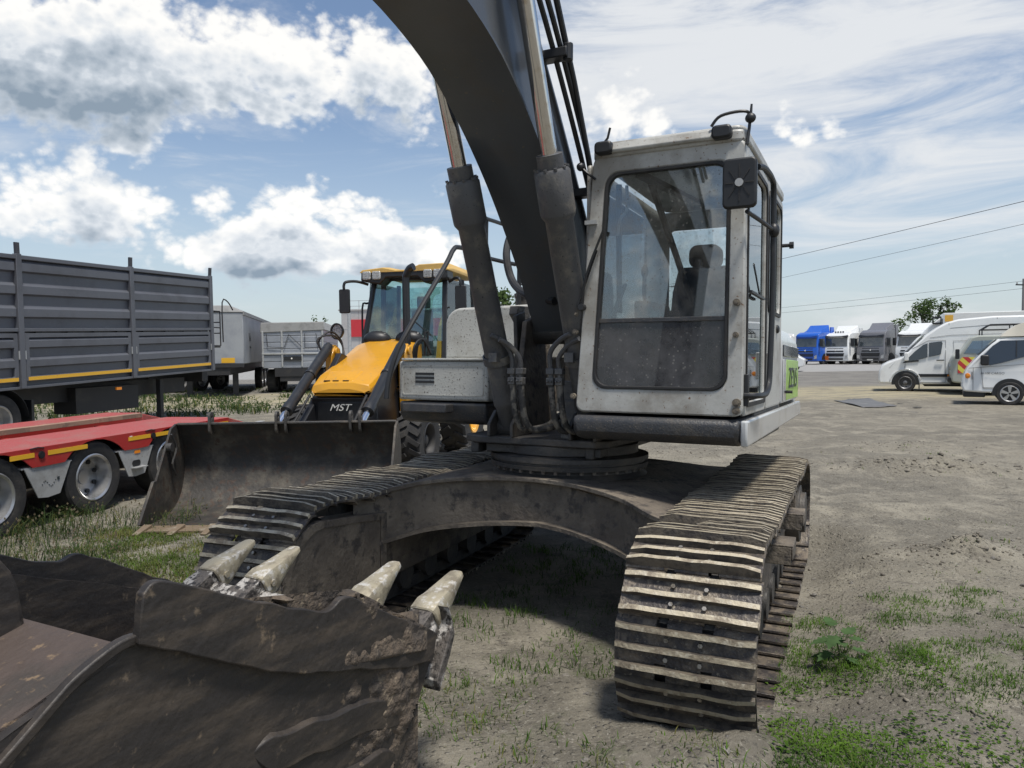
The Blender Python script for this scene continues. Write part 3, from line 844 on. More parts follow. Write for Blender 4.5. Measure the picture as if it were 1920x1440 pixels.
def cab():
    root = MB()
    # cab shell: front ring, roof, pillars, rear wall (the windows are openings)
    UF = .73
    outer = []
    for (x, z) in rr(.335, 1.335, 1.42, 2.97, .05, 6):
        k = (z-1.42)/1.55
        outer.append((x+.105*k*(1.335-x), z))
    inner = []
    for (x, z) in rr(.435, 1.245, 1.565, 2.86, .085, 6):
        k = (z-1.42)/1.55
        inner.append((x+.105*k*(1.335-x), z))
    root.ring(outer, inner, 'x', UF-.07, UF)
    # boom-side wall with big window
    def side(v0, v1, win):
        o_ = rr(-.95, UF-.071, 1.42, 2.95, .03, 6)
        for (a, b_, c_, d_) in [win[0]]:
            root.ring(o_, rr(a, b_, c_, d_, .06, 6), 'y', v0, v1)
    side(.372, .40, [(-.55, .58, 1.75, 2.84)])
    # door side: front window + rear quarter
    o_ = rr(-.16, UF-.071, 1.42, 2.95, .03, 6); root.ring(o_, rr(-.10, .62, 1.50, 2.86, .06, 6), 'y', 1.30, 1.335)
    o_ = rr(-.95, -.162, 1.42, 2.95, .03, 6); root.ring(o_, rr(-.86, -.23, 2.10, 2.86, .06, 6), 'y', 1.30, 1.335)
    # rear
    root.ring(rr(.372, 1.335, 1.42, 2.95, .03, 6), rr(.47, 1.25, 2.05, 2.80, .05, 6), 'x', -.98, -.951)
    c = up(root, 'cab', M_palecab, .012, seg=2)
    r = MB()
    rp = rr(-.99, UF+.015, .43, 1.345, .07, 6)
    r.prism(rp, 'z', 2.952, 3.02); r.prism([(x*.96-.005, .05+y*.95) for x, y in rp], 'z', 3.02, 3.055)
    r.build('roof', M_palecab, c, .015, seg=3)
    r = MB(); r.prism([(UF-.02, 2.975), (UF+.03, 2.97), (UF+.04, 2.985), (UF+.02, 3.03), (UF-.05, 3.045)], 'y', .55, 1.22); r.build('roof_visor', M_palecab, c, .006)
    g = MB(); gi = [(x+(1 if x < .84 else -1)*.018, z+(.018 if z < 2.2 else -.018)) for x, z in inner]
    g.ring(inner, gi, 'x', UF-.03, UF+.006); g.build('window_seal', M_rubber, c, .004)
    # glass
    up_poly = [p for p in inner if p[1] > 2.0]; lo_poly = [p for p in inner if p[1] < 2.0]
    zmid = 1.975
    def xat(z, right):
        k = (z-1.42)/1.55; x = 1.245 if right else .435
        return x+.105*k*(1.335-x)
    upper_p = up_poly+[(xat(zmid+.012, False), zmid+.012), (xat(zmid+.012, True), zmid+.012)]
    lower_p = [(xat(zmid-.012, True), zmid-.012), (xat(zmid-.012, False), zmid-.012)]+lo_poly
    m_ = MB(); m_.prism(upper_p, 'x', UF-.022, UF-.017); m_.build('upper_windscreen', G_cab, c)
    m_ = MB(); m_.prism(lower_p, 'x', UF-.020, UF-.015); m_.build('lower_windscreen', G_low, c)
    m_ = MB(); m_.box(UF-.035, UF-.005, xat(zmid, False), xat(zmid, True), zmid-.013, zmid+.013); m_.build('window_bar', M_skirt, c, .003)
    m_ = MB(); m_.box(.0, .003, 0, 0.001, 0, 0.001)
    for nm, poly, ax, t in (('boom_side_window', rr(-.54, .57, 1.76, 2.83, .06, 6), 'y', .384), ('door_window', rr(-.09, .61, 1.51, 2.85, .06, 6), 'y', 1.318), ('quarter_window', rr(-.85, -.24, 2.11, 2.85, .06, 6), 'y', 1.318), ('rear_window', rr(.48, 1.24, 2.06, 2.79, .05, 6), 'x', -.966)):
        m_ = MB(); m_.prism(poly, ax, t, t+.005); m_.build(nm, G_side if 'door' in nm or 'quarter' in nm else G_clear, c)
    for poly, inn in ((rr(-.13, .65, 1.47, 2.89, .07, 6), rr(-.105, .625, 1.495, 2.865, .06, 6)), (rr(-.89, -.20, 2.07, 2.89, .07, 6), rr(-.865, -.225, 2.095, 2.865, .06, 6))):
        m_ = MB(); m_.ring(poly, inn, 'y', 1.336, 1.344); m_.build('door_seal', M_rubber, c)
    # interior
    m_ = MB(); m_.box(-.90, .62, .42, 1.28, 1.43, 1.47); m_.build('floor_mat', M_inside, c)
    m_ = MB(); m_.prism([(-.90, 1.47), (-.40, 1.47), (-.46, 1.80), (-.70, 1.98), (-.90, 2.0)], 'y', .46, 1.27); m_.build('rear_console', M_inside, c, .02)
    s_ = MB()
    s_.prism(rr(.62, 1.08, 1.84, 1.98, .05), 'x', -.45, .12)
    s_.loft([[(x_, yy, z_) for yy, z_ in rr(.61+d_, 1.09-d_, zz, zz+.001, .0004, 2)] for x_, zz, d_ in ((-.46, 1.93, .0),)] if False else [[(-.52, .62, 1.95), (-.36, .62, 1.95), (-.36, 1.08, 1.95), (-.52, 1.08, 1.95)], [(-.56, .63, 2.25), (-.42, .63, 2.25), (-.42, 1.07, 2.25), (-.56, 1.07, 2.25)], [(-.60, .66, 2.44), (-.48, .66, 2.44), (-.48, 1.04, 2.44), (-.60, 1.04, 2.44)]])
    seat = s_.build('operator_seat', M_seat, c, .04, seg=3)
    s_ = MB(); s_.prism(rr(.735, .965, 2.43, 2.60, .06), 'x', -.62, -.50); s_.cyl((-.56, .80, 2.38), (-.56, .80, 2.46), .012); s_.cyl((-.56, .90, 2.38), (-.56, .90, 2.46), .012); s_.build('headrest', M_seat, seat, .02, seg=3)
    for yy in (.54, 1.10):
        s_ = MB(); s_.prism(rr(-.35, .20, 2.02, 2.14, .03), 'y', yy, yy+.10); s_.tube([(.12, yy+.05, 2.12), (.15, yy+.05, 2.22), (.13, yy+.05, 2.32)], .014, 8); s_.ell((.13, yy+.05, 2.34), (.026, .026, .045)); s_.build('arm_console', M_black, c, .01)
    m_ = MB()
    for yy in (.74, .86): m_.tube([(.42, yy, 1.5), (.45, yy, 1.75), (.38, yy, 1.98)], .012, 8); m_.box(.36, .40, yy-.03, yy+.03, 1.98, 2.05)
    m_.build('travel_levers', M_black, c)
    m_ = MB(); m_.beam((.50, .50, 2.02), (.47, .56, 2.22), .13, .02); m_.tube([(.55, .46, 1.5), (.52, .48, 2.05)], .012, 6); m_.build('monitor', M_black, c, .006)
    m_ = MB(); m_.tube([(.60, .56, 2.82), (.5, .53, 2.45), (.38, .50, 2.05)], .018, 8); m_.build('side_lever', M_black, c)
    m_ = MB(); m_.tube([(UF-.10, .62, 2.80), (UF-.11, .62, 2.66), (UF-.10, .58, 2.60), (UF-.10, .565, 2.5)], .010, 8, smooth=4); m_.build('window_handle', M_galv, c)
    m_ = MB()
    m_.beam((.62, .70, 2.86), (-.20, .86, 2.84), .06, .03); m_.tube([(.45, .72, 2.84), (.05, .78, 2.45), (-.35, .80, 2.15)], .022, 8); m_.build('window_rail', M_black, c)
    # rubber nuts on the corner posts, bolts
    for yy, zz, rad in ((1.318, 2.06, .020), (1.315, 1.88, .016), (1.325, 1.50, .024), (1.322, 1.455, .022), (.362, 2.02, .017), (.358, 1.91, .017), (.347, 1.515, .018)):
        m_ = MB(); m_.cyl((UF, yy-.02, zz), (UF+.022, yy-.02, zz), rad, n=12); m_.cyl((UF+.018, yy-.02, zz), (UF+.03, yy-.02, zz), rad*.55, n=6); m_.build('mount_boss', M_mount, c)
    # wiper
    m_ = MB(); m_.tube([(UF+.03, .385, 2.06), (UF+.05, .42, 2.25), (UF+.03, .52, 2.52)], .008, 6, smooth=3); m_.cyl((UF, .385, 2.06), (UF+.05, .385, 2.06), .02, n=10); m_.beam((UF+.03, .36, 2.08), (UF+.03, .475, 2.40), .012, .016); m_.build('wiper', M_black, c)
    # work lamps on the front roof corners with stone guards
    for yy in (.52, 1.21):
        m_ = MB(); m_.prism(rr(yy-.055, yy+.055, 2.965, 3.04, .025), 'x', UF-.0, UF+.065); m_.build('roof_lamp', M_black, c, .012)
    m_ = MB(); m_.tube([(UF+.03, 1.15, 3.045), (UF+.02, 1.20, 3.10), (UF, 1.32, 3.115), (UF-.02, 1.35, 3.08), (UF-.0, 1.34, 2.93)], .009, 7, smooth=5); m_.ell((UF-.01, 1.355, 3.075), (.024, .03, .028)); m_.cyl((UF-.01, 1.355, 3.08), (UF-.01, 1.36, 3.15), .009, .006, n=8); m_.build('antenna_mount', M_black, c)
    m_ = MB(); m_.tube([(UF+.01, .50, 3.03), (UF, .53, 3.07), (UF, .545, 3.13)], .008, 6); m_.build('aerial_stub', M_black, c)
    m_ = MB(); m_.tube([(UF+.01, .46, 2.83), (UF+.03, .41, 2.87), (UF+.03, .375, 2.905)], .008, 6); m_.ell((UF+.03, .37, 2.91), (.026, .026, .026)); m_.build('mirror_joint', M_black, c)
    m_ = MB(); m_.box(UF, UF+.02, .395, .47, 2.56, 2.585); m_.build('clip_bracket', M_galv, c)
    # mirror and grab rail
    m_ = MB(); m_.prism(rr(1.235, 1.415, 2.555, 2.825, .03, 5), 'x', UF+.10, UF+.14)
    mr = m_.build('mirror', M_black, c, .012, seg=3)
    m_ = MB(); m_.cyl((UF+.14, 1.325, 2.69), (UF+.15, 1.325, 2.69), .022, n=14)
    m_.build('mirror_pivot', M_galv, mr)
    m_ = MB()
    for a in range(0, 360, 45):
        m_.beam((UF+.141, 1.325+.03*cos(radians(a)), 2.69+.03*sin(radians(a))), (UF+.141, 1.325+.075*cos(radians(a)), 2.69+.10*sin(radians(a))), .006, .006)
    m_.build('mirror_ribs', M_rubber, mr)
    m_ = MB(); m_.tube([(UF+.0, 1.40, 2.80), (.62, 1.42, 2.815), (.40, 1.43, 2.81), (.31, 1.43, 2.76), (.30, 1.43, 2.5), (.30, 1.43, 2.1), (.36, 1.43, 1.72), (.40, 1.43, 1.60), (.50, 1.425, 1.545), (.68, 1.40, 1.54), (.70, 1.34, 1.54)], .017, 10, smooth=5)
    gr = m_.build('grab_rail', M_black, c)
    m_ = MB(); m_.ell((.305, 1.435, 2.52), (.036, .032, .045)); m_.tube([(.32, 1.43, 2.52), (.60, 1.41, 2.52), (UF+.10, 1.36, 2.54)], .012, 8); m_.build('mirror_arm', M_black, gr)
    m_ = MB(); m_.box(-.22, -.14, 1.336, 1.372, 1.62, 1.80); m_.build('door_hinge', M_galv, c, .005)
    m_ = MB(); m_.box(.66, .70, 1.336, 1.36, 1.48, 1.66); m_.build('rail_foot', M_black, c, .004)
    m_ = MB(); m_.beam((.62, 1.352, 2.13), (.10, 1.352, 2.13), .02, .014); m_.beam((.5, 1.35, 2.30), (.25, 1.35, 2.14), .008, .012); m_.build('door_latch_bar', M_black, c)
    m_ = MB(); m_.cyl((-.93, 1.335, 2.62), (-.93, 1.40, 2.62), .014, n=8); m_.cyl((-.93, 1.39, 2.62), (-.93, 1.42, 2.62), .026, n=10); m_.build('door_stop', M_black, c)
    m_ = MB(); m_.lathe([(0, .03), (.012, .03), (.02, .018), (.02, 0)], (-.70, 1.335, 1.98), (0, 1, 0), 12); m_.build('door_lock', M_black, c)
cab()

def boom():
    under = [(.04, 1.86), (.16, 2.00), (.40, 2.34), (.72, 2.70), (1.00, 2.96), (1.28, 3.17), (1.62, 3.36), (2.10, 3.49), (2.8, 3.56), (3.7, 3.42), (4.6, 3.08), (5.15, 2.86)]
    top = [(-.10, 1.98), (-.02, 2.25), (.18, 2.58), (.40, 2.86), (.62, 3.12), (.88, 3.41), (1.20, 3.74), (1.6, 4.08), (2.2, 4.34), (3.0, 4.36), (4.0, 4.0), (5.0, 3.40), (5.28, 3.12)]
    un = [(p.x, p.y) for p in catmull([Vector(p) for p in under], 4)]
    tp = [(p.x, p.y) for p in catmull([Vector(p) for p in top], 4)]
    m_ = MB(); m_.prism(un+tp[::-1], 'y', -.205, .205)
    # flange strips proud of the webs
    for v0, v1 in ((-.225, -.205), (.205, .225)):
        for line, s_ in ((un, 1), (tp, -1)):
            q = [(x, z) for x, z in line]
            pr = []
            for i, (x, z) in enumerate(q):
                a, b = q[max(i-1, 0)], q[min(i+1, len(q)-1)]
                d_ = Vector((b[0]-a[0], b[1]-a[1])).normalized(); nn = Vector((-d_.y, d_.x))*s_
                pr.append((x+nn.x*.016, z+nn.y*.016))
            m_.loft([[(x, v0, z), (x, v1, z), (p[0], v1, p[1]), (p[0], v0, p[1])] for (x, z), p in zip(q, pr)])
    bo = up(m_, 'boom', M_boom, 0)
    m_ = MB(); m_.cyl((.03, -.31, 1.95), (.03, .31, 1.95), .09, n=20); m_.build('foot_pin', M_dark, bo)
    for v, offs in ((.275, .02), (.31, .10)):
        m_ = MB()
        pts = [(x-.03-offs*.2, v, z+offs*.35) for x, z in tp if .3 < x < 4.8]
        m_.tube([Vector(p) for p in pts], .017, 8); m_.build('hydraulic_pipe', M_black, bo)
    m_ = MB(); m_.tube([(.22, .31, 2.44), (.36, .33, 2.72), (.52, .33, 3.02), (.78, .33, 3.42), (1.12, .34, 3.83), (1.45, .34, 4.2)], .019, 8); m_.build('hydraulic_pipe', M_black, bo)
    for u_, z_ in ((.95, 3.53), (.42, 2.84)):
        m_ = MB(); m_.box(u_-.04, u_+.05, .205, .37, z_-.035, z_+.02); m_.cyl((u_, .36, z_+.05), (u_, .36, z_-.05), .03, n=10); m_.build('pipe_clamp', M_black, bo, .006)
    # arm hangs beyond the left edge of the picture
    a = MB(); a.prism([(5.42, 3.6), (5.62, 3.2), (5.35, 2.85), (4.55, 1.45), (4.35, 1.32), (4.22, 1.40), (4.75, 2.6), (4.95, 3.05)], 'y', -.17, .17)
    up(a, 'stick_arm', M_boom, .01)
    ac = MB(); ac.cyl((3.2, 0, 4.50), (4.55, 0, 4.02), .10, n=18); ac.cyl((4.5, 0, 4.04), (5.45, 0, 3.62), .045, n=12)
    up(ac, 'arm_cylinder', M_cyl)
    bl = MB(); bl.beam((4.72, 0, 1.95), (4.10, 0, 1.35), .10, .10); up(bl, 'bucket_link', M_dark, .01)
boom()
for sgn, nm in ((-1, 'L'), (1, 'R')):
    v = sgn*.30
    p0, p1 = Vector((.34, v, 1.27)), Vector((1.56, v, 4.00))
    d = (p1-p0).normalized()
    P = lambda t: p0+d*t
    m_ = MB()
    m_.lathe([(0, .0), (0, .07), (.02, .078), (.17, .080), (.19, .090), (.22, .090), (.24, .085), (1.42, .085), (1.45, .104), (1.465, .107), (1.70, .107), (1.715, .098), (1.72, .095), (1.72, 0)], P(0), d, 28)
    m_.lathe([(1.715, .0), (1.715, .078), (1.80, .078), (1.80, .046)], P(0), d, 24)
    for i in range(10):
        a = 2*pi*i/10; s_ = d.cross(Vector((0, 1, 0))).normalized(); q = P(1.715)+(s_*cos(a)+Vector((0, 1, 0))*sin(a))*.095
        m_.cyl(q, q+d*.014, .011, n=6)
    bc = up(m_, 'boom_cylinder', M_cyl)
    r_ = MB(); r_.cyl(P(1.78), P(2.9), .0485, n=20); r_.build('cylinder_rod', M_chrome, bc)
    r_ = MB(); r_.cyl(p0-Vector((0, .09, 0)), p0+Vector((0, .09, 0)), .08, n=18); r_.build('base_eye', M_dark, bc)
    r_ = MB(); r_.cyl(p1-Vector((0, .08, 0)), p1+Vector((0, .08, 0)), .10, n=18); r_.build('rod_eye', M_dark, bc)
    r_ = MB(); r_.lathe([(.50, .0925), (.50, .101), (.555, .101), (.555, .0925)], P(0), d, 28); q = P(.53); r_.box(q.x+.06, q.x+.13, v+sgn*-.03-.03, v+sgn*-.03+.03, q.z-.03, q.z+.03)
    r_.build('pipe_band', M_cyl, bc)

def hoses():
    for k, (v0, dv) in enumerate(((-.165, 1), (.115, 1))):
        for j in range(2):
            v = v0+j*.062
            u0 = .60
            m_ = MB()
            m_.tube([(.72, v-(.10 if k == 0 else -.18), 1.90-.03*j), (.66, v-(.05 if k == 0 else -.08), 1.86-.03*j), (u0+.02, v, 1.78-.03*j), (u0, v, 1.66)], .0165, 9, smooth=5)
            up(m_, 'steel_pipe', M_cyl)
            m_ = MB()
            m_.tube([(u0, v, 1.60), (u0, v+.01, 1.48), (u0-.02, v+.02, 1.36), (u0-.06, v+.045, 1.285), (u0-.12, v+.10, 1.275), (u0-.22, v+.17, 1.30), (u0-.34, v+.20, 1.36)], .0215, 10, smooth=6)
            h = up(m_, 'hydraulic_hose', M_hose)
            m_ = MB(); m_.box(u0-.028, u0+.03, v-.027, v+.027, 1.645, 1.685); m_.box(u0-.026, u0+.028, v-.024, v+.024, 1.575, 1.625)
            m_.cyl((u0, v, 1.62), (u0, v, 1.65), .020, n=6); m_.cyl((u0+.03, v-.012, 1.60), (u0+.045, v-.012, 1.60), .008, n=6); m_.cyl((u0+.03, v+.012, 1.60), (u0+.045, v+.012, 1.60), .008, n=6)
            m_.build('hose_flange', M_galv if False else M_cyl, h, .004)
    m_ = MB(); m_.tube([(.28, .00, 2.15), (.10, -.30, 2.22), (-.10, -.52, 2.35), (-.15, -.60, 2.55), (-.25, -.62, 2.72), (-.4, -.6, 2.85)], .030, 10, smooth=6); up(m_, 'boom_hose', M_rubber)
    m_ = MB(); m_.tube([(.33, -1.385, 1.44), (.30, -1.385, 1.60), (.22, -1.36, 1.82), (.05, -1.33, 2.06), (-.40, -1.31, 2.56), (-.52, -1.31, 2.70), (-.62, -1.31, 2.74), (-.95, -1.31, 2.74), (-1.0, -1.31, 2.68), (-1.0, -1.31, 2.0)], .021, 10, smooth=5); up(m_, 'handrail', M_black)
    m_ = MB(); m_.tube([(-.62, -.72, 2.18), (-.62, -.72, 2.55), (-.62, -.76, 2.56), (-.62, -1.02, 2.63), (-.62, -1.035, 2.66), (-.62, -1.035, 2.94), (-.64, -1.03, 2.965), (-1.2, -1.03, 2.97), (-1.24, -1.03, 2.93), (-1.24, -1.03, 2.1)], .017, 8, smooth=4); m_.tube([(-.62, -.72, 2.50), (-.62, -.72, 2.80), (-.66, -.72, 2.83), (-1.2, -.72, 2.83)], .017, 8, smooth=3); up(m_, 'handrail', M_black)
    m_ = MB(); m_.prism([(-.10, 1.9), (.14, 2.08), (.12, 2.14), (-.08, 2.15)], 'y', -.43, -.36); m_.prism([(.05, 1.60), (.20, 1.60), (.24, 2.06), (.1, 2.1)], 'y', -.345, -.315); up(m_, 'guard_plate', M_dark, .005)
    m_ = MB(); m_.box(.30, .36, .05, .31, 1.45, 1.60); m_.box(.28, .40, .10, .26, 1.21, 1.47); up(m_, 'valve_block', M_cyl, .006)
hoses()

def rough(o, vox, strength):
    """break up a plate: fine remesh pushed about by two sizes of noise"""
    if 'rough_tex' not in bpy.data.textures:
        for nm, s_ in (('rough_tex', .09), ('rough_fine', .024)):
            t = bpy.data.textures.new(nm, 'CLOUDS'); t.noise_scale = s_; t.noise_depth = 3
    r = o.modifiers.new('remesh', 'REMESH'); r.mode = 'VOXEL'; r.voxel_size = vox; r.use_smooth_shade = True
    for nm, k in (('rough_tex', 1.), ('rough_fine', .5)):
        d = o.modifiers.new('disp', 'DISPLACE'); d.texture = bpy.data.textures[nm]; d.strength = strength*k; d.texture_coords = 'LOCAL'; d.mid_level = .5
    return o
def bucket():
    shell = [(2.74, .70), (2.90, .46), (3.02, .31), (3.22, .20), (3.50, .15), (3.80, .17), (4.06, .28), (4.28, .48), (4.40, .70), (4.40, .88), (4.22, 1.0), (3.93, 1.085)]
    sh = [(p.x, p.y) for p in catmull([Vector(p) for p in shell], 5)]
    m_ = MB(); secs = []
    for i, (x, z) in enumerate(sh):
        a, b = sh[max(i-1, 0)], sh[min(i+1, len(sh)-1)]
        d_ = Vector((b[0]-a[0], b[1]-a[1])).normalized(); nn = Vector((-d_.y, d_.x))*.032
        secs.append([(x, -.585, z), (x, .585, z), (x+nn.x, .585, z+nn.y), (x+nn.x, -.585, z+nn.y)])
    m_.loft(secs)
    bk = up(m_, 'bucket', M_bucketin)
    bk['label'] = 'worn mud-caked digging bucket lying on the ground'
    rnd = random.Random(3)
    def wav(line, amp, k=6, f=9., seed=0):
        pts = [(p.x, p.y) for p in catmull([Vector(p) for p in line], k)]
        return [(x+amp*noise.noise(Vector((x*f, z*f, seed))), z+amp*noise.noise(Vector((x*f, z*f, seed+9.)))) for x, z in pts]
    body = sh[:-1]
    for v0, v1, sd in ((.575, .607, 1), (-.607, -.575, 2)):
        edge = wav([(3.97, 1.085), (3.90, 1.10), (3.80, 1.075), (3.62, 1.02), (3.40, .94), (3.1, .83), (2.80, .72)], .010, 6, 8, sd)
        m_ = MB(); m_.prism(sh[1:-1]+[(4.10, 1.04)]+edge[:-1], 'y', v0, v1)
        m_.build('side_wall', M_bucket, bk, .005)
    # rim bar of the near cheek
    m_ = MB(); rim = wav([(4.34, .88), (4.20, .975), (4.06, 1.075), (3.95, 1.112), (3.86, 1.085), (3.70, .995), (3.52, .90)], .006, 6, 9, 4)
    m_.loft([[(x-.004, .60, z-.018), (x-.004, .622, z-.018), (x+.003, .624, z+.005), (x+.003, .60, z+.006)] for x, z in rim]); m_.build('cheek_rim', M_bucket, bk, .004)
    # side cutters: thick worn plates standing above the wall edge
    for v0, v1, sd, z_ in ((.609, .634, 5, 0.), (-.634, -.609, 6, -.02)):
        topl = wav([(3.93, 1.205+z_), (3.88, 1.222+z_), (3.72, 1.15+z_), (3.55, 1.075+z_), (3.36, 1.0+z_), (3.28, 1.015+z_), (3.20, .985+z_), (3.05, .90+z_), (2.86, .80+z_), (2.77, .75+z_)], .007, 8, 15, sd)
        lowl = wav([(2.80, .66), (2.98, .70), (3.2, .775), (3.42, .845), (3.60, .92), (3.80, 1.03), (3.94, 1.10)], .006, 6, 12, sd+3)
        m_ = MB(); m_.prism(topl+lowl, 'y', v0, v1); m_.build('side_cutter', M_bucket, bk, .006, seg=2)
    for sd, (line, wd) in enumerate((([(2.90, .53), (3.15, .60), (3.42, .65), (3.6, .70)], .055), ([(2.98, .40), (3.25, .44), (3.6, .46), (4.0, .50)], .05), ([(3.10, .27), (3.4, .28), (3.9, .31)], .05))):
        ln = wav(line, .014, 7, 9, 20+sd); m_ = MB()
        m_.loft([[(x, .600, z-wd*q_), (x, .604+.014*q_, z-wd*.9*q_), (x, .604+.018*q_, z+wd*.8*q_), (x, .600, z+wd*q_)] for (x, z), q_ in zip(ln, [min(1., .12+2.2*sin(pi*i_/(len(ln)-1))) for i_ in range(len(ln))])]); m_.build('wear_strip', M_bucket, bk, .004)
    # mud lumps stuck inside the lip and on the near wall
    m_ = MB()
    for i in range(34):
        if i < 34: x, y, z = rnd.uniform(2.86, 3.3), rnd.uniform(-.35, .55), rnd.uniform(.60, .70)
        else: x, y, z = rnd.uniform(2.86, 3.6), .622, 0; z = rnd.uniform(.45, .78)+(x-2.86)*.2
        s_ = rnd.uniform(.012, .036); m_.ell((x, y, z), (s_*rnd.uniform(.7, 1.6), s_*(.8 if i < 34 else .4), s_*rnd.uniform(.6, 1.)), 7, 5)
    for p in m_.v: p += Vector((noise.noise(p*40), noise.noise(p*40+Vector((3, 0, 0))), noise.noise(p*40+Vector((0, 7, 0)))))*.010
    md = m_.build('caked_mud', M_bucketin, bk); md['kind'] = 'stuff'
    m_ = MB(); m_.ell((2.95, -.05, .66), (.16, .34, .12), 16, 8)
    for p in m_.v: p += Vector((noise.noise(p*9), 0, noise.noise(p*9+Vector((0, 7, 0)))))*.05
    rough(m_.build('mud_heap', M_bucketin, bk), .012, .05)
    # crust of dried mud on the near wall: a height field that only rises out of the plate in patches
    m_ = MB(); nu, nz_ = 110, 80; vs_ = []
    for j in range(nz_+1):
        for i in range(nu+1):
            s_, t = i/nu, j/nz_; x = 2.82+.82*s_; z = .24+.60*t+.16*s_*t
            lo_ = .70-(x-2.74)*1.35 if x < 3.15 else 0.
            p = Vector((x*3.2, z*3.2, 1.7))
            h = .5*noise.noise(p)+.32*noise.noise(p*2.7)+.2*noise.noise(p*6.5)+.14*noise.noise(p*15)+.42-.55*s_-.5*max(0., t-.82)*5
            edge = min(s_, 1-s_, t, 1-t)*12
            h = min(h, edge-.2)
            if z < lo_+.02: h = -.3
            vs_.append((x, .598+max(-.02, .042*h), z))
    m_.add(vs_, [(j*(nu+1)+i, j*(nu+1)+i+1, (j+1)*(nu+1)+i+1, (j+1)*(nu+1)+i) for j in range(nz_) for i in range(nu)]); m_.build('mud_crust', M_mud, bk, ang=60)
    m_ = MB(); nu, nz_ = 90, 30; vs_ = []
    for j in range(nz_+1):
        for i in range(nu+1):
            s_, t = i/nu, j/nz_; x = 2.80+.95*s_; z = .70+.20*s_+t*(.07+.16*min(1, s_*2.4))
            p = Vector((x*4.2, z*4.2, 8.7)); h = .5*noise.noise(p)+.35*noise.noise(p*2.9)+.2*noise.noise(p*8)+.36-.55*s_; edge = min(s_, 1-s_, t, 1-t)*9
            vs_.append((x, .628+max(-.04, .030*min(h, edge-.15)) if h > .05 and edge > .2 else .590, z))
    m_.add(vs_, [(j*(nu+1)+i, j*(nu+1)+i+1, (j+1)*(nu+1)+i+1, (j+1)*(nu+1)+i) for j in range(nz_) for i in range(nu)]); m_.build('mud_crust', M_mud, bk, ang=60)
    # lip and teeth
    m_ = MB(); m_.prism([(2.70, .735), (2.74, .69), (2.86, .52), (2.90, .54), (2.79, .73), (2.73, .765)], 'y', -.60, .60); rough(m_.build('cutting_edge', M_adapt, bk), .010, .014)
    T = Vector((-.225, 0, .128)).normalized(); Nn = Vector((-T.z, 0, T.x))*-1
    Nn = Vector((T.z, 0, -T.x)); Nn = -Nn
    def tooth(v, w_, sv_=0.):
        base = Vector((2.755, v, .742)); out = []
        ad_ = MB()
        ad_.loft([[base+T*t+Vector((0, 1, 0))*a*w+Nn*b*h for a, b in ((-1, -1), (1, -1), (1, 1), (-1, 1))] for t, w, h in ((-.14, .042, .05), (-.03, .050, .058), (.05, .046, .05), (.13, .036, .036))])
        # rear strap wrapping the lip
        ad_.loft([[Vector((x, v+sv_-w_, z)), Vector((x+.02, v+sv_-w_, z+.045)), Vector((x+.02, v+sv_+w_, z+.045)), Vector((x, v+sv_+w_, z))] for x, z in ((2.69, .78), (2.67, .71), (2.70, .65), (2.745, .58), (2.77, .54))])
        a_ = ad_.build('tooth_adapter', M_adapt, bk, .014, seg=3)
        to = MB()
        def sec(t, w, h, up_=0.):
            pts = []
            for i in range(12):
                a = 2*pi*i/12+pi/12; cx_, sx_ = cos(a), sin(a)
                ex = .45
                pts.append(base+T*t+Vector((0, 1, 0))*w*math.copysign(abs(cx_)**ex, cx_)+Nn*(up_+h*math.copysign(abs(sx_)**ex, sx_)))
            return pts
        to.loft([sec(.045, .054, .056), (sec(.05, .058, .060)), sec(.10, .057, .058), sec(.135, .050, .048, .003), sec(.175, .047, .036, .004), sec(.215, .042, .027, .006), sec(.26, .036, .019, .009), sec(.295, .030, .012, .011), sec(.308, .018, .006, .012)])
        q = base+T*.085
        to.cyl(q+Vector((0, .055, 0)), q+Vector((0, .064, 0)), .014, n=10)
        to.beam(base+T*.20+Nn*.034, base+T*.28+Nn*.026, .012, .01, up=tuple(Nn))
        return a_, to.build('bucket_tooth', M_tooth, bk, .0)
    for v in (-.56, -.29, .25): tooth(v, .035)
    tooth(.545, .035, .065)
    # ears carrying the pins at the hinge side
    for v in (-.23, .19):
        m_ = MB(); ep = [(3.93, 1.02)]+[(4.15+.20*cos(radians(a)), 1.14+.17*sin(radians(a))) for a in range(170, -20, -14)]+[(4.48, .95), (4.40, .90), (4.05, .99)]
        m_.prism(ep, 'y', v, v+.045); e_ = m_.build('ear_plate', M_bucket, bk, .012)
        m_ = MB(); m_.cyl((4.17, v-.035, 1.15), (4.17, v+.08, 1.15), .105, n=24); m_.cyl((4.17, v-.04, 1.15), (4.17, v+.085, 1.15), .055, n=18); m_.build('pin_boss', M_dark, e_, .006)
    m_ = MB(); m_.loft([[(x-.01, y-.02, z), (x+.03, y-.02, z-.01), (x+.03, y+.02, z-.01), (x-.01, y+.02, z)] for x, y, z in ((4.18, .02, 1.06), (4.16, .18, 1.055), (4.15, .33, 1.04), (4.16, .42, 1.02))]); m_.build('weld_stiffener', M_bucket, bk, .008)
bucket()
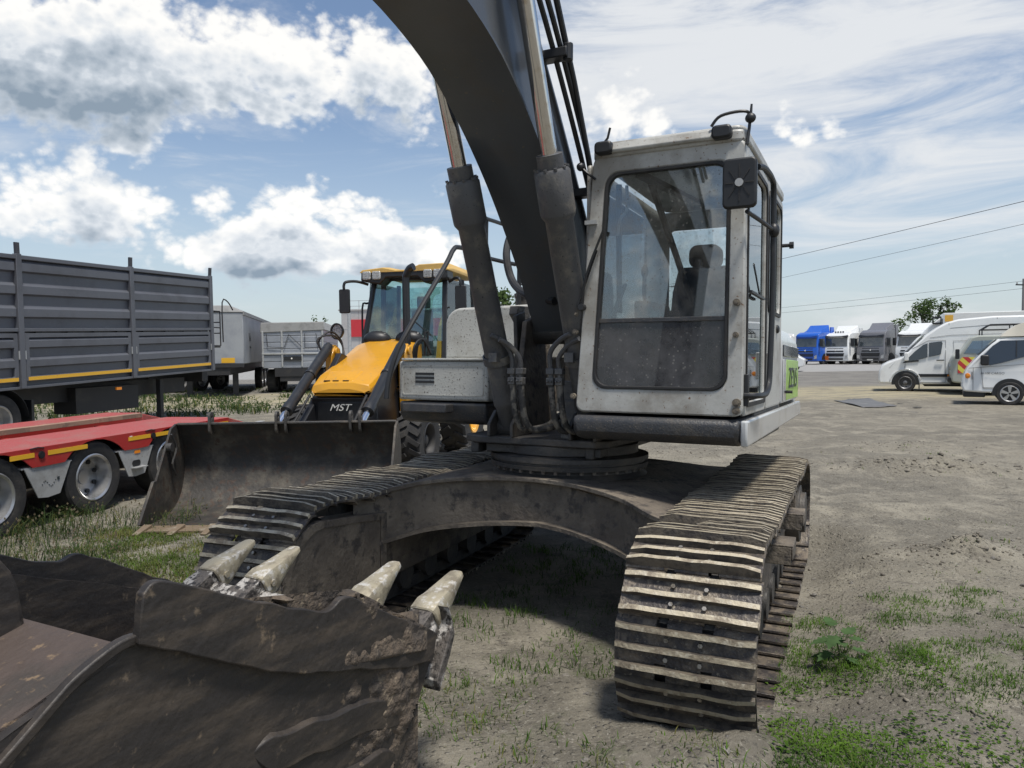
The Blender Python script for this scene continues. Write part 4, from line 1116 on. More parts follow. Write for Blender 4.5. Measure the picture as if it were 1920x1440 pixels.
# ------------------------------------------------------------------ generic wheel
def wheel(parent, c, r, w, rim_r, name='wheel', spokes=0, m_rim=None, side=1, holes=0, lugs=False, hub=True, dish=.3):
    """axis along local y; side = +1 shows its face towards +y"""
    m_ = MB(); h = w/2
    m_.lathe([(-h*.9, rim_r), (-h, rim_r+.35*(r-rim_r)), (-h*.96, r*.95), (-h*.8, r), (h*.8, r), (h*.96, r*.95), (h, rim_r+.35*(r-rim_r)), (h*.9, rim_r)], c, (0, 1, 0), 36)
    c = Vector(c)
    if lugs:
        for i in range(22):
            a = 2*pi*i/22
            for s_ in (-1, 1):
                aa = a+(.5 if s_ > 0 else 0)*2*pi/22
                p = c+Vector((cos(aa)*r*1.0, s_*h*.15, sin(aa)*r*1.0)); q = c+Vector((cos(aa-.16)*r*.99, s_*h*.95, sin(aa-.16)*r*.99))
                m_.beam(p, q, .055, .06, 0, up=(cos(aa), 0, sin(aa)))
    t = m_.build(name, M_tyre, parent)
    m_rim = m_rim or M_silver
    m_ = MB(); s_ = side
    m_.lathe([(s_*h*.92, rim_r*1.03), (s_*h*.98, rim_r*.98), (s_*h*.88, rim_r*.90), (s_*h*dish, rim_r*.80), (s_*h*(dish-.05), rim_r*.55), (s_*h*dish, rim_r*.33)]+([] if hub else [(s_*h*(dish+.12), rim_r*.31), (s_*h*(dish+.14), rim_r*.2), (s_*h*(dish+.14), 0)]), c, (0, 1, 0), 36)
    m_.lathe([(-s_*h*.9, rim_r), (-s_*h*.5, rim_r*.95), (-s_*h*.4, 0)], c, (0, 1, 0), 24, mi=1)
    if hub: m_.lathe([(s_*h*(dish-.05), rim_r*.34), (s_*h*(dish+.35), rim_r*.30), (s_*h*(dish+.42), rim_r*.22), (s_*h*(dish+.42), 0)], c, (0, 1, 0), 20, mi=0 if spokes else 0)
    rm = m_.build('rim', [m_rim, M_greydk], t)
    if holes:
        for i in range(holes):
            a = 2*pi*i/holes+.3; q = c+Vector((cos(a)*rim_r*.68, s_*h*(dish+.01), sin(a)*rim_r*.68))
            d_ = MB(); d_.cyl(q-Vector((0, s_*.01, 0)), q+Vector((0, s_*.012, 0)), rim_r*.10, n=12); d_.build('hand_hole', M_black, t)
    if spokes:
        d_ = MB(); d_.cyl(c+Vector((0, s_*h*.5, 0)), c+Vector((0, s_*h*.52, 0)), rim_r*.92, n=28); d_.build('rim_gap', M_black, t)
        for i in range(spokes):
            a = 2*pi*i/spokes+pi/2; e = Vector((cos(a), 0, sin(a))); p = Vector((-sin(a), 0, cos(a)))
            o = c+Vector((0, s_*h*.74, 0)); k_ = Vector((0, s_*.02, 0))
            d_ = MB(); d_.hexa([o+e*rim_r*.12-p*rim_r*.10-k_, o+e*rim_r*.12+p*rim_r*.10-k_, o+e*rim_r*.95+p*rim_r*.26-k_, o+e*rim_r*.95-p*rim_r*.26-k_, o+e*rim_r*.12-p*rim_r*.09+k_, o+e*rim_r*.12+p*rim_r*.09+k_, o+e*rim_r*.94+p*rim_r*.22+k_, o+e*rim_r*.94-p*rim_r*.22+k_])
            d_.build('spoke', m_rim, t)
    return t
# ------------------------------------------------------------------ backhoe loader
def loader():
    a = radians(12)
    B = empty('backhoe_loader', (-2.19, 9.5, 0), atan2(-cos(a), -sin(a)), 'yellow and black backhoe loader standing behind the excavator with its bucket down', 'loader')
    # hood: faceted, sloping up to the cab
    secs = []
    for x, zt, w, zb, cr in ((.10, 1.20, .34, 1.14, .40), (.06, 1.285, .41, 1.15, .42), (-.20, 1.40, .44, 1.15, .55), (-.9, 1.60, .47, 1.20, .60), (-1.45, 1.80, .47, 1.25, .62), (-1.80, 1.86, .47, 1.25, .62)):
        secs.append([(x, -w, zb), (x, -w, zt-.09), (x, -w*.93, zt-.035), (x, -w*cr, zt), (x, w*cr, zt), (x, w*.93, zt-.035), (x, w, zt-.09), (x, w, zb)])
    m_ = MB(); m_.loft(secs); hood = m_.build('hood', M_yellow, B, .012, ang=22)
    m_ = MB(); m_.hexa([(.03, -.26, 1.295), (.03, .16, 1.295), (-.22, .20, 1.402), (-.22, -.28, 1.402), (.02, -.24, 1.312), (.02, .14, 1.312), (-.22, .18, 1.425), (-.22, -.26, 1.425)]); m_.build('hood_scoop', M_yellow, hood, .006)
    for y in (-.20, -.08, .06):
        m_ = MB(); m_.box(.024, .042, y-.04, y+.04, 1.296, 1.31); m_.build('scoop_slot', M_black, hood)
    # black nose with grille
    m_ = MB(); m_.hexa([(.0, -.47, .40), (.0, .50, .40), (-1.2, .45, .40), (-1.2, -.45, .40), (.04, -.43, 1.10), (.04, .46, 1.10), (-1.2, .45, 1.15), (-1.2, -.45, 1.15)])
    nose = m_.build('radiator_nose', M_blackgloss, B, .03, seg=3)
    m_ = MB(); m_.hexa([(.02, -.36, .45), (.02, .36, .45), (-.01, .36, .45), (-.01, -.36, .45), (.06, -.33, 1.03), (.06, .34, 1.03), (.0, .34, 1.03), (.0, -.33, 1.03)]); m_.build('grille_panel', M_black, nose, .01)
    m_ = MB(); m_.box(.055, .075, -.42, .45, 1.065, 1.085); m_.build('grille_trim', M_blackgloss, nose, .004)
    lettering('MST', .125, basis(Vector((0, 1, 0)), Vector((.06, 0, 1)).normalized(), Vector((1, 0, -.06)).normalized(), (.068, -.02, .955)), M_printw, nose, shear=.35, sx=1.25)
    # chassis
    m_ = MB(); m_.box(-3.6, -.1, -.35, .35, .45, .75); m_.box(-3.9, -3.4, -.9, .9, .4, 1.0); m_.box(-.75, -.45, -.75, .75, .42, .55); m_.build('chassis', M_black, B, .02)
    m_ = MB(); m_.box(-4.05, -3.9, -1.1, 1.1, .35, .95); m_.box(-4.05, -3.92, 1.02, 1.14, .1, 1.3); m_.box(-4.05, -3.92, -1.14, -1.02, .1, 1.3); m_.build('rear_frame', M_yellow, B, .02)
    m_ = MB(); m_.tube([(-4.1, 0, .9), (-4.5, 0, 2.1), (-4.9, 0, 2.5), (-4.6, 0, 1.2)], .13, 8); m_.build('backhoe_boom', M_yellow, B)
    # wheels
    for y, s_ in ((-.80, -1), (.80, 1)):
        wheel(B, (-.62, y, .46), .46, .34, .24, side=s_, m_rim=M_greydk, lugs=True)
        wheel(B, (-2.78, y*1.02, .68), .68, .42, .36, side=s_, m_rim=M_yellow, lugs=True)
    for y in (-.80, .80):
        m_ = MB(); arc = [(-2.78+.80*cos(radians(q)), .68+.80*sin(radians(q))) for q in range(20, 171, 15)]
        m_.loft([[(x, y-.25, z), (x, y+.25, z), (x, y+.25, z+.03), (x, y-.25, z+.03)] for x, z in arc]); m_.build('fender', M_black, B, .006)
    # cab: posts and glass
    YC = .16
    fx, rx_ = -1.88, -3.45
    fw, rw = .64, .70
    post = [((fx+.05, YC-fw, 1.80), (fx-.16, YC-fw+.12, 2.80)), ((fx+.05, YC+fw, 1.45), (fx-.16, YC+fw-.02, 2.80)), ((-2.75, YC-rw, 1.4), (-2.78, YC-rw+.03, 2.82)), ((-2.75, YC+rw, 1.4), (-2.78, YC+rw-.03, 2.82)), ((rx_, YC-rw, 1.4), (rx_, YC-rw+.04, 2.82)), ((rx_, YC+rw, 1.4), (rx_, YC+rw-.04, 2.82))]
    m_ = MB()
    for p, q in post: m_.beam(p, q, .075, .06)
    m_.box(rx_, fx+.04, YC-rw, YC+rw, 1.30, 1.42); m_.box(rx_-.02, rx_+.05, YC-rw, YC+rw, 1.4, 1.5)
    m_.beam((fx-.16, YC-fw+.1, 2.80), (fx-.16, YC+fw, 2.80), .07, .07)
    cab_ = m_.build('cab_frame', M_black, B, .008)
    def pane(nm, pts, n_):
        n_ = Vector(n_)*.004; q = MB(); q.hexa([Vector(p) for p in pts]+[Vector(p)+n_ for p in pts]); return q.build(nm, G_teal, cab_)
    pane('windscreen', [(fx+.04, YC-fw+.02, 1.82), (fx+.04, YC+fw-.02, 1.82), (fx-.15, YC+fw-.04, 2.78), (fx-.15, YC-fw+.14, 2.78)], (1, 0, 0))
    for s_ in (-1, 1):
        pane('side_window', [(fx-.02, YC+s_*fw, 1.45), (-2.72, YC+s_*rw, 1.45), (-2.75, YC+s_*(rw-.03), 2.78), (fx-.18, YC+s_*(fw-.03), 2.78)], (0, s_, 0))
        pane('rear_side_window', [(-2.79, YC+s_*rw, 1.45), (rx_+.04, YC+s_*rw, 1.45), (rx_+.04, YC+s_*(rw-.04), 2.78), (-2.80, YC+s_*(rw-.03), 2.78)], (0, s_, 0))
    pane('rear_window', [(rx_, YC-rw+.05, 1.5), (rx_, YC+rw-.05, 1.5), (rx_, YC+rw-.08, 2.78), (rx_, YC-rw+.08, 2.78)], (-1, 0, 0))
    # roof with dark brow and four lamps
    m_ = MB(); m_.prism([(YC-.67, 2.76), (YC-.36, 2.70), (YC-.25, 2.80), (YC+.25, 2.80), (YC+.36, 2.70), (YC+.72, 2.76), (YC+.72, 2.92), (YC+.28, 2.965), (YC+.12, 2.90), (YC-.12, 2.895), (YC-.30, 2.945), (YC-.66, 2.915)], 'x', -2.15, fx+.06); m_.build('roof_brow', M_black, cab_, .02)
    prof = [(YC-.68, 2.915), (YC-.64, 2.955), (YC-.30, 2.985), (YC-.10, 2.94), (YC+.10, 2.94), (YC+.28, 3.01), (YC+.66, 3.02), (YC+.74, 2.93)]
    m_ = MB(); m_.loft([[(x, y, z) for y, z in [(YC-.68, 2.885)]+[(y, z-(.03 if x > -2 else 0)) for y, z in prof]+[(YC+.74, 2.88)]] for x in (fx+.07, -2.1, -3.2, -3.6)]); m_.build('roof', M_roofy, cab_, .015)
    for y in (-.56, -.40, .42, .58):
        m_ = MB(); m_.prism(rr(YC+y-.065, YC+y+.065, 2.775, 2.90, .02), 'x', fx+.055, fx+.095); l_ = m_.build('work_lamp', M_lamp, cab_, .008)
        m_ = MB()
        for i in (-1, 0, 1):
            m_.box(fx+.095, fx+.099, YC+y-.05, YC+y+.05, 2.837+i*.033-.005, 2.837+i*.033+.005); m_.box(fx+.095, fx+.0985, YC+y+i*.033-.005, YC+y+i*.033+.005, 2.79, 2.885)
        m_.build('lens_grid', M_galv, l_)
    m_ = MB(); m_.box(-2.75, -2.2, YC-.25, YC+.2, 1.6, 1.72); m_.hexa([(-2.78, YC-.24, 1.7), (-2.62, YC-.24, 1.7), (-2.62, YC+.18, 1.7), (-2.78, YC+.18, 1.7), (-2.92, YC-.20, 2.35), (-2.80, YC-.20, 2.35), (-2.80, YC+.14, 2.35), (-2.92, YC+.14, 2.35)]); m_.box(-2.95, -2.84, YC-.13, YC+.09, 2.38, 2.58); m_.build('operator_seat', M_tarp, cab_, .03)
    for s_ in (-1, 1):
        m_ = MB(); m_.ell((-1.72+.0, YC+s_*.26-.12, 1.86), (.14, .22, .13), 14, 8); m_.build('dash_cowl', M_black, cab_)
        m_ = MB(); y1 = YC+s_*(.62 if s_ < 0 else .70); y2 = YC+s_*(.92 if s_ < 0 else .94)
        m_.tube([(fx-.12, y1, 2.72), (fx-.02, (y1+y2)/2, 2.765), (fx+.10, y2-s_*.03, 2.75), (fx+.12, y2, 2.70), (fx+.12, y2, 2.64)], .022, 8, smooth=4)
        ar = m_.build('mirror_arm', M_black, cab_)
        m_ = MB(); m_.prism(rr(y2-.085, y2+.085, 2.27, 2.64, .025), 'x', fx+.08, fx+.13); m_.build('mirror', M_black, ar, .012, seg=3)
    m_ = MB(); m_.tube([(-2.0, YC-rw-.03, 1.55), (-2.0, YC-rw-.03, 2.35), (-2.05, YC-rw+.02, 2.43), (-2.12, YC-rw+.1, 2.44)], .016, 8, smooth=3); m_.build('grab_handle', M_black, cab_)
    m_ = MB(); m_.tube([(-2.3, YC+rw+.04, 1.9), (-2.3, YC+rw+.06, 2.3), (-2.34, YC+rw+.02, 2.36)], .014, 8, smooth=3); m_.build('grab_handle', M_black, cab_)
    m_ = MB(); m_.tube([(-1.45, .36, 1.7), (-1.45, .36, 2.66), (-1.44, .375, 2.78), (-1.42, .43, 2.87), (-1.40, .50, 2.90)], .056, 14, smooth=4); m_.build('exhaust_stack', M_blackgloss, B)
    # loader arms and cylinders
    for y, s_ in ((-.52, -1), (.52, 1)):
        m_ = MB(); m_.prism([(-1.05, 1.60), (-.80, 1.66), (-.55, 1.45), (.30, .82), (1.05, .46), (1.36, .52), (1.42, .42), (1.1, .32), (.1, .62), (-1.0, 1.35)], 'y', y-s_*.10-.045, y-s_*.10+.045); m_.build('loader_arm', M_blackgloss, B, .012)
        m_ = MB(); m_.prism([(-1.1, .7), (-.75, .7), (-.72, 1.62), (-.86, 1.78), (-1.0, 1.72), (-1.15, 1.3)], 'y', y-.05+s_*.02, y+.05+s_*.02); m_.cyl((-.86, y-.08+s_*.02, 1.68), (-.86, y+.08+s_*.02, 1.68), .06, n=14); m_.build('arm_tower', M_yellow, B, .01)
        p0, p1 = Vector((-.70, y+s_*.02, 1.73)), Vector((1.25, y+s_*.02, .42)); d = (p1-p0).normalized(); LN = (p1-p0).length
        m_ = MB(); m_.lathe([(-.05, 0), (-.05, .06), (.0, .07), (1.28, .07), (1.30, .08), (1.42, .08), (1.42, .05), (1.42, 0)], p0, d, 20); m_.lathe([(.62, .071), (.62, .080), (.66, .080), (.66, .071)], p0, d, 20); cy = m_.build('lift_cylinder', M_black, B)
        m_ = MB(); m_.cyl(p0+d*1.4, p0+d*(LN), .042, n=14); m_.build('cylinder_rod', mat('bright_chrome', (.75, .77, .8), .18, 1.0), cy)
        m_ = MB(); m_.cyl(p1-Vector((0, .08, 0)), p1+Vector((0, .08, 0)), .075, n=14); m_.build('rod_eye', M_yellow, cy)
        m_ = MB(); m_.tube([(.15, y-s_*.13, 1.12), (.9, y-s_*.12, .62), (1.3, y-s_*.10, .75), (1.55, y-s_*.1, .85)], .016, 7, smooth=4); m_.build('arm_hose', M_rubber, B)
    for k in range(2):
        rnd = random.Random(k+40); m_ = MB(); m_.tube([(-.62, -.55+.03*k, 1.60), (-.6+.05*k, -.62, 1.82+.02*k), (-.75, -.52+.03*k, 1.96-.05*k), (-.95, -.45, 1.84-.04*k), (-.9, -.40+.02*k, 1.62)], .013, 7, smooth=5); m_.build('hose_loop', M_rubber, B)
    m_ = MB(); m_.lathe([(0, 0), (.0, .07), (.06, .115), (.09, .12), (.09, .10), (.07, .095)], (-1.05, -.50, 1.97), (1, -.3, 0), 20); m_.build('lamp_shell', M_black, B); m_ = MB(); m_.cyl(Vector((-1.05, -.50, 1.97))+Vector((1, -.3, 0)).normalized()*.06, Vector((-1.05, -.50, 1.97))+Vector((1, -.3, 0)).normalized()*.072, .096, n=20); m_.build('lamp_lens', M_lamp, B)
    for k in range(4):
        m_ = MB(); m_.tube([(-1.2-.06*k, .52, 1.5), (-1.15-.05*k, .58, 1.75), (-1.4-.05*k, .62, 1.84), (-1.65, .66, 1.62)], .014, 7, smooth=5); m_.build('hose_loop', M_rubber, B)
    m_ = MB(); m_.tube([(-1.55, .60, 1.6), (-1.55, .60, 1.95), (-1.7, .60, 1.97), (-1.7, .6, 1.6)], .014, 6); m_.beam((-1.78, .62, 1.9), (-1.60, .40, 2.14), .014, .014); m_.build('wiper', M_black, cab_)
    # bucket
    y0, y1 = -.95, 1.36
    prof = [(2.02, .935), (1.93, .80), (1.86, .60), (1.88, .40), (1.98, .20), (2.16, .07), (2.40, .025), (2.82, .02)]
    pr = [(p.x, p.y) for p in catmull([Vector(p) for p in prof], 4)]
    m_ = MB(); secs = []
    for i, (x, z) in enumerate(pr):
        a_, b_ = pr[max(i-1, 0)], pr[min(i+1, len(pr)-1)]; d_ = Vector((b_[0]-a_[0], b_[1]-a_[1])).normalized(); nn = Vector((-d_.y, d_.x))*.022
        secs.append([(x, y0, z), (x, y1, z), (x-nn.x, y1, z-nn.y), (x-nn.x, y0, z-nn.y)])
    m_.loft(secs); bk = m_.build('loader_bucket', M_lbin, B); bk.matrix_local = Matrix.Translation((2.0, -.95, 0)) @ Matrix.Rotation(radians(12), 4, 'Z') @ Matrix.Translation((-2.0, .95, 0)); bk['label'] = 'wide worn steel loader bucket resting on the ground'
    for y in (y0-.022, y1):
        m_ = MB(); m_.prism([(2.03, .94), (2.15, .90), (2.50, .42), (2.62, .10), (2.78, .03)]+pr[::-1][3:], 'y', y, y+.022); e_ = m_.build('end_plate', M_lbin, bk)
    m_ = MB(); m_.box(2.72, 2.95, y0+.0, y1, .004, .022); m_.build('cutting_edge', M_lbedge, bk)
    m_ = MB(); m_.prism([(2.50, .42), (2.56, .42), (2.86, .06), (2.78, .03), (2.62, .10)], 'y', y0-.03, y0-.0); m_.build('side_wear_plate', M_lbin, bk, .004)
    for i in range(8):
        y = y0+.05+i*(y1-y0-.1)/7; m_ = MB(); m_.hexa([(2.80, y-.04, .02), (3.06, y-.03, .008), (3.06, y+.03, .008), (2.80, y+.04, .02), (2.80, y-.04, .055), (3.07, y-.025, .02), (3.07, y+.025, .02), (2.80, y+.04, .055)]); m_.build('bucket_tooth', M_lbedge, bk, .004)
    for y in (-.60, .10, .20, .88, .98):
        m_ = MB(); ep = [(1.96, .80), (1.99, .96)]+[(2.0+.05*cos(radians(q)), 1.0+.05*sin(radians(q))) for q in range(160, -30, -20)]+[(2.05, .90)]
        # lug with a real eye
        ou = rr(1.945, 2.055, .82, 1.055, .05, 6); m_.ring(ou, [(2.0+.022*cos(atan2(z-1.0, x-2.0)), 1.0+.022*sin(atan2(z-1.0, x-2.0))) for x, z in ou], 'y', y-.012, y+.012); m_.build('lifting_lug', M_dark, bk)
    m_ = MB(); m_.box(1.99, 2.04, y0, y1, .925, .945); m_.build('top_rail', M_dark, bk, .004)
    m_ = MB(); m_.cyl((2.25, y0+.0, .72), (2.25, y0+.05, .72), .045, n=14); m_.tube([(2.22, y0+.03, .85), (2.14, y0+.04, .70), (2.24, y0+.04, .55), (2.16, y0+.04, .42)], .010, 6, smooth=4); m_.build('clam_pivot', M_dark, bk)
M_lbin = mat('loader_bucket_steel', (.040, .037, .034), .6, .2, (.10, .088, .07), 3.0, (.46, .66), (.06, .04, .03), 14, (.58, .68), bump=.3, bs=20)
M_lbedge = mat('worn_edge_wood_tone', (.20, .15, .10), .6, .2, (.30, .26, .2), 8, (.5, .65), bump=.2)
loader()
# ------------------------------------------------------------------ red low-bed trailer (left foreground)
def red_trailer():
    R = empty('lowbed_trailer', (-4.43, 7.78, 0), atan2(cos(radians(12)), sin(radians(12))), 'red low-bed trailer with galvanised mudguards and yellow reflective strips', 'trailer')
    XE, XS = 2.42, -6.0
    for y0, y1, xe, m1 in ((0., .98, XE, 0), (1.92, 2.55, 3.1, 1)):
        m_ = MB(); m_.box(XS, xe, y0+.02, y1, .775, .79); m_.build('deck', M_reddeck, R, .004)
        if m1 == 0:
            # side skirt with arched wheel cut-outs
            pts = [(XE, .79), (XE, .70)]
            for wx in (1.22, 0., -1.22, -2.44):
                pts += [(wx+.62, .60)]+[(wx+.53*cos(radians(q)), .32+.46*sin(radians(q))) for q in range(38, 143, 13)]+[(wx-.60, .60)]
            pts += [(XS, .60), (XS, .79)]
            m_ = MB(); m_.prism(pts, 'y', .0, .016); sk = m_.build('side_skirt', M_red, R)
            for x0, x1 in ((-1.05, -.78), (-.62, -.12), (.48, .84), (.93, 1.30), (2.0, 2.40)):
                m_ = MB(); m_.box(x0, x1, -.004, .0, .70, .745); m_.build('reflective_strip', M_tapey, sk)
            for x in (-.70, .885):
                m_ = MB(); m_.cyl((x, -.012, .715), (x, .03, .715), .036, n=16); m_.cyl((x, -.013, .715), (x, -.011, .715), .029, n=16); m_.build('lashing_hole', M_black, sk); m_ = MB(); m_.tube([(x-.13, -.004, .785), (x-.04, -.008, .792), (x+.03, -.006, .78)], .006, 6); m_.build('strap_stub', M_black, sk)
            m_ = MB(); m_.box(.50, .54, -.004, 0, .735, .755); m_.build('rating_plate', M_printw, sk)
        else:
            m_ = MB(); m_.box(XS, xe-.15, y0, y0+.02, .60, .79); m_.prism([(xe-.14, .60), (xe, .79), (xe, .775), (XS, .775), (XS, .60)][:3], 'y', y0-.0, y0+.02) if False else None; m_.build('inner_web', M_red, R)
    m_ = MB(); m_.box(XS, XE, .96, 1.0, .55, .785); m_.build('inner_web', M_red, R)
    for i in range(4):
        m_ = MB(); m_.box(XS, 2.9, 1.80+i*.03-.05, 1.824+i*.03-.05, .74+i*.012, .80); m_.build('deck_board', M_wood, R, .003)
    m_ = MB(); m_.box(XS, 2.6, .3, .5, .35, .74); m_.box(XS, 2.6, 2.0, 2.2, .35, .74); m_.box(XS, 2.4, 1.0, 1.8, .45, .5)
    m_.build('chassis_beam', M_greydk, R)
    for i in range(5):
        m_ = MB(); m_.box(-4+i*1.5, -3.9+i*1.5, 1.0, 1.8, .52, .70); m_.build('cross_member', M_red, R)
    for k, wx in enumerate((1.22, 0., -1.22, -2.44)):
        wheel(R, (wx, .16, .375), .385, .27, .245, side=-1, holes=8, dish=-.15, hub=False)
        wheel(R, (wx, 2.35, .375), .385, .27, .245, side=1)
        m_ = MB(); m_.cyl((wx, .3, .375), (wx, 2.2, .375), .06, n=12); m_.build('axle', M_greydk, R)
    for wx in (.61, -.61, -1.83, 1.83):
        m_ = MB(); m_.prism([(wx-.28, .605), (wx+.28, .605), (wx+.13, .30), (wx-.02, .285), (wx-.13, .30)], 'y', .012, .022); m_.box(wx-.30, wx+.30, .02, .30, .595, .607); mg = m_.build('mudguard', M_galv, R)
        m_ = MB()
        if wx == -.61:
            for i in range(9): m_.cyl((wx-.08+.02*i, .008, .42+.03*sin(i*.9)), (wx-.08+.02*i, .012, .42+.03*sin(i*.9)), .006, n=6)
            m_.box(wx+.10, wx+.125, .006, .012, .44, .47); m_.build('stain_marks', M_ink, mg)
        elif wx == .61:
            m_.prism(rr(wx-.07, wx+.06, .40, .47, .03), 'y', .007, .012); m_.build('step_opening', M_black, mg)
            m_ = MB(); m_.box(wx-.09, wx+.10, -.06, .02, .385, .395); m_.build('step_tread', M_galv, mg)
            m_ = MB(); m_.box(wx-.03, wx+.06, .006, .012, .545, .58); m_.build('marker_lamp', M_amber, mg)
    # tail: folded ramps
    m_ = MB(); m_.hexa([(2.46, .05, .60), (3.9, .05, .30), (3.9, .95, .30), (2.46, .95, .60), (2.46, .05, .79), (3.9, .05, .42), (3.9, .95, .42), (2.46, .95, .79)]); rp = m_.build('loading_ramp', M_reddeck, R, .01)
    m_ = MB(); m_.hexa([(3.15, 1.95, .58), (4.6, 1.95, .30), (4.6, 2.5, .30), (3.15, 2.5, .58), (3.15, 1.95, .77), (4.6, 1.95, .42), (4.6, 2.5, .42), (3.15, 2.5, .77)]); m_.build('loading_ramp', M_reddeck, R, .01)
    m_ = MB(); m_.box(2.5, 3.3, -.03, .05, .45, .66); m_.build('ramp_side', M_galv, R, .006)
red_trailer()

# ------------------------------------------------------------------ dark grey grain trailer
def grey_trailer():
    ang = atan2(.981, .193)
    T = empty('grain_trailer', (-9.1, 13.6, 0), ang, 'dark grey high-sided grain trailer with ribbed panels and yellow lower stripe', 'trailer')
    SH = Matrix.Identity(4); SH[2][0] = .028                   # the body stands slightly tail-up on its suspension
    def bd(mb, nm, m, parent=None, bevel=0., seg=2):
        for p in mb.v: p.z += .028*p.x
        return mb.build(nm, m, parent or T, bevel, seg)
    posts = (-8.85, -5.9, -2.95, 0., 2.97, 5.95)
    def panel_profile(z0, z1, n, depth):
        """trapezoid corrugation, (y, z)"""
        out = []; st = (z1-z0)/n
        for i in range(n):
            a = z0+i*st
            out += [(.0, a), (.0, a+st*.42), (depth, a+st*.50), (depth, a+st*.84)]
        out.append((.0, z1)); return out
    m_ = MB(); m_.box(-8.8, 5.9, .02, .05, 1.12, 3.55); m_.box(-8.8, 5.9, 2.45, 2.5, 1.12, 3.55); m_.box(5.85, 5.93, .05, 2.45, 1.12, 3.55); m_.box(-8.85, -8.8, .05, 2.45, 1.12, 3.55); m_.box(-8.8, 5.9, .05, 2.45, 1.12, 1.2)
    body = bd(m_, 'body_box', M_greytr)
    for i in range(len(posts)-1):
        a, b = posts[i]+.06, posts[i+1]-.06
        for z0, z1, n, nm, y_ in ((2.20, 3.46, 3, 'upper_panel', -.002), (1.30, 2.02, 2, 'drop_side', -.012)):
            pr = panel_profile(z0, z1, n, -.062)
            m_ = MB(); k = len(pr)
            ia, ib = (a+.02, b-.02) if nm == 'upper_panel' else (a+.10, b-.10)
            vs_ = [(x, y+y_, z) for x in (ia, ib) for y, z in pr]; m_.add(vs_, [(j, j+1, k+j+1, k+j) for j in range(k-1)])
            # bevelled rib ends
            m_.add([(ia, y+y_, z) for y, z in pr]+[(ia-.05, y_+.0, z) for y, z in pr], [(j, j+1, k+j+1, k+j) for j in range(k-1)])
            m_.add([(ib, y+y_, z) for y, z in pr]+[(ib+.05, y_+.0, z) for y, z in pr], [(j, j+1, k+j+1, k+j) for j in range(k-1)])
            p_ = bd(m_, nm, M_greytr, body)
            if nm == 'drop_side':
                m_ = MB(); m_.ring(rr(a+.02, b-.02, 1.21, 2.10, .01, 2), rr(a+.11, b-.11, 1.30, 2.02, .01, 2), 'y', -.07, -.01); bd(m_, 'drop_side_frame', M_greytr, body, .006)
                m_ = MB(); m_.box(a+.06, b-.04, -.074, -.069, 1.222, 1.288); bd(m_, 'yellow_stripe', M_tapey, body)
                for x in (a+.35, (a+b)/2-.3, (a+b)/2+.4, b-.35):
                    m_ = MB(); m_.box(x-.07, x+.07, -.055, -.01, 2.105, 2.135); bd(m_, 'hinge', M_greydk, body)
                for x in (a+.0, b-.0):
                    m_ = MB(); m_.box(x-.02, x+.02, -.085, -.07, 1.62, 1.78); bd(m_, 'side_latch', M_galv, body)
    for x in posts:
        m_ = MB(); m_.box(x-.06, x+.06, -.09, .0, 1.08, 3.56); p_ = bd(m_, 'post', M_greytr, body, .008)
        m_ = MB(); m_.hexa([(x-.045, -.07, 3.56), (x+.045, -.07, 3.56), (x+.045, -.03, 3.56), (x-.045, -.03, 3.56), (x-.10, -.12, 3.76), (x-.01, -.12, 3.76), (x-.01, -.08, 3.76), (x-.10, -.08, 3.76)]); bd(m_, 'bent_stake', M_greytr, body)
    m_ = MB(); m_.box(-8.85, 5.98, -.08, .05, 3.46, 3.54); bd(m_, 'top_rail', M_greytr, body, .01)
    m_ = MB(); m_.box(-8.85, 5.98, -.075, .0, 2.13, 2.195); bd(m_, 'middle_rail', M_greytr, body, .008)
    m_ = MB(); m_.box(-8.85, 5.98, -.06, .05, 1.07, 1.12); bd(m_, 'bottom_rail', M_greytr, body, .006)
    m_ = MB(); m_.box(5.93, 5.99, -.07, .0, 1.1, 3.5); bd(m_, 'rusty_corner_strip', mat('rust_streaks', (.20, .18, .17), .6, 0, (.35, .10, .05), 6, (.5, .58), (.6, .58, .55), 9, (.58, .62)), body)
    # running gear
    m_ = MB(); m_.box(-8.6, 5.6, .55, .75, .72, 1.08); m_.box(-8.6, 5.6, 1.75, 1.95, .72, 1.08); m_.build('chassis', M_greydk, T)
    for wx in (-.42, -1.75, -3.1):
        wheel(T, (wx, .22, .50), .50, .32, .29, side=-1, dish=.0); wheel(T, (wx, 2.28, .50), .50, .32, .29, side=1)
        m_ = MB(); arc = [(wx+.62*cos(radians(q)), .50+.60*sin(radians(q))) for q in range(5, 176, 12)]
        m_.loft([[(x, .03, z), (x, .42, z), (x, .42, z+.015), (x, .03, z+.015)] for x, z in arc]); m_.build('mudguard', M_black, T)
    m_ = MB(); m_.box(.28, .34, .05, .45, .30, .85); m_.build('mud_flap', M_black, T)
    m_ = MB(); m_.box(1.7, 3.6, .35, .9, .45, 1.0); m_.box(4.3, 4.42, .3, .42, .05, 1.08); m_.box(4.22, 4.5, .22, .5, .02, .06); m_.build('landing_gear', M_greydk, T, .01)
    m_ = MB(); m_.box(2.45, 2.60, -.02, .02, .92, .98); m_.build('marker_lamp', M_amber, T)
    # working platform at the far end
    m_ = MB(); m_.box(6.0, 6.9, .3, 2.1, 1.85, 1.92); m_.box(6.0, 6.25, .3, 1.9, .95, 1.85); pl = m_.build('platform', M_greydk, T, .01)
    m_ = MB()
    for z in (2.25, 2.55, 2.85): m_.tube([(6.9, .3, z), (6.9, 2.1, z)], .018, 6)
    for y in (.3, .9, 1.5, 2.1): m_.tube([(6.9, y, 1.9), (6.9, y, 2.85)], .018, 6)
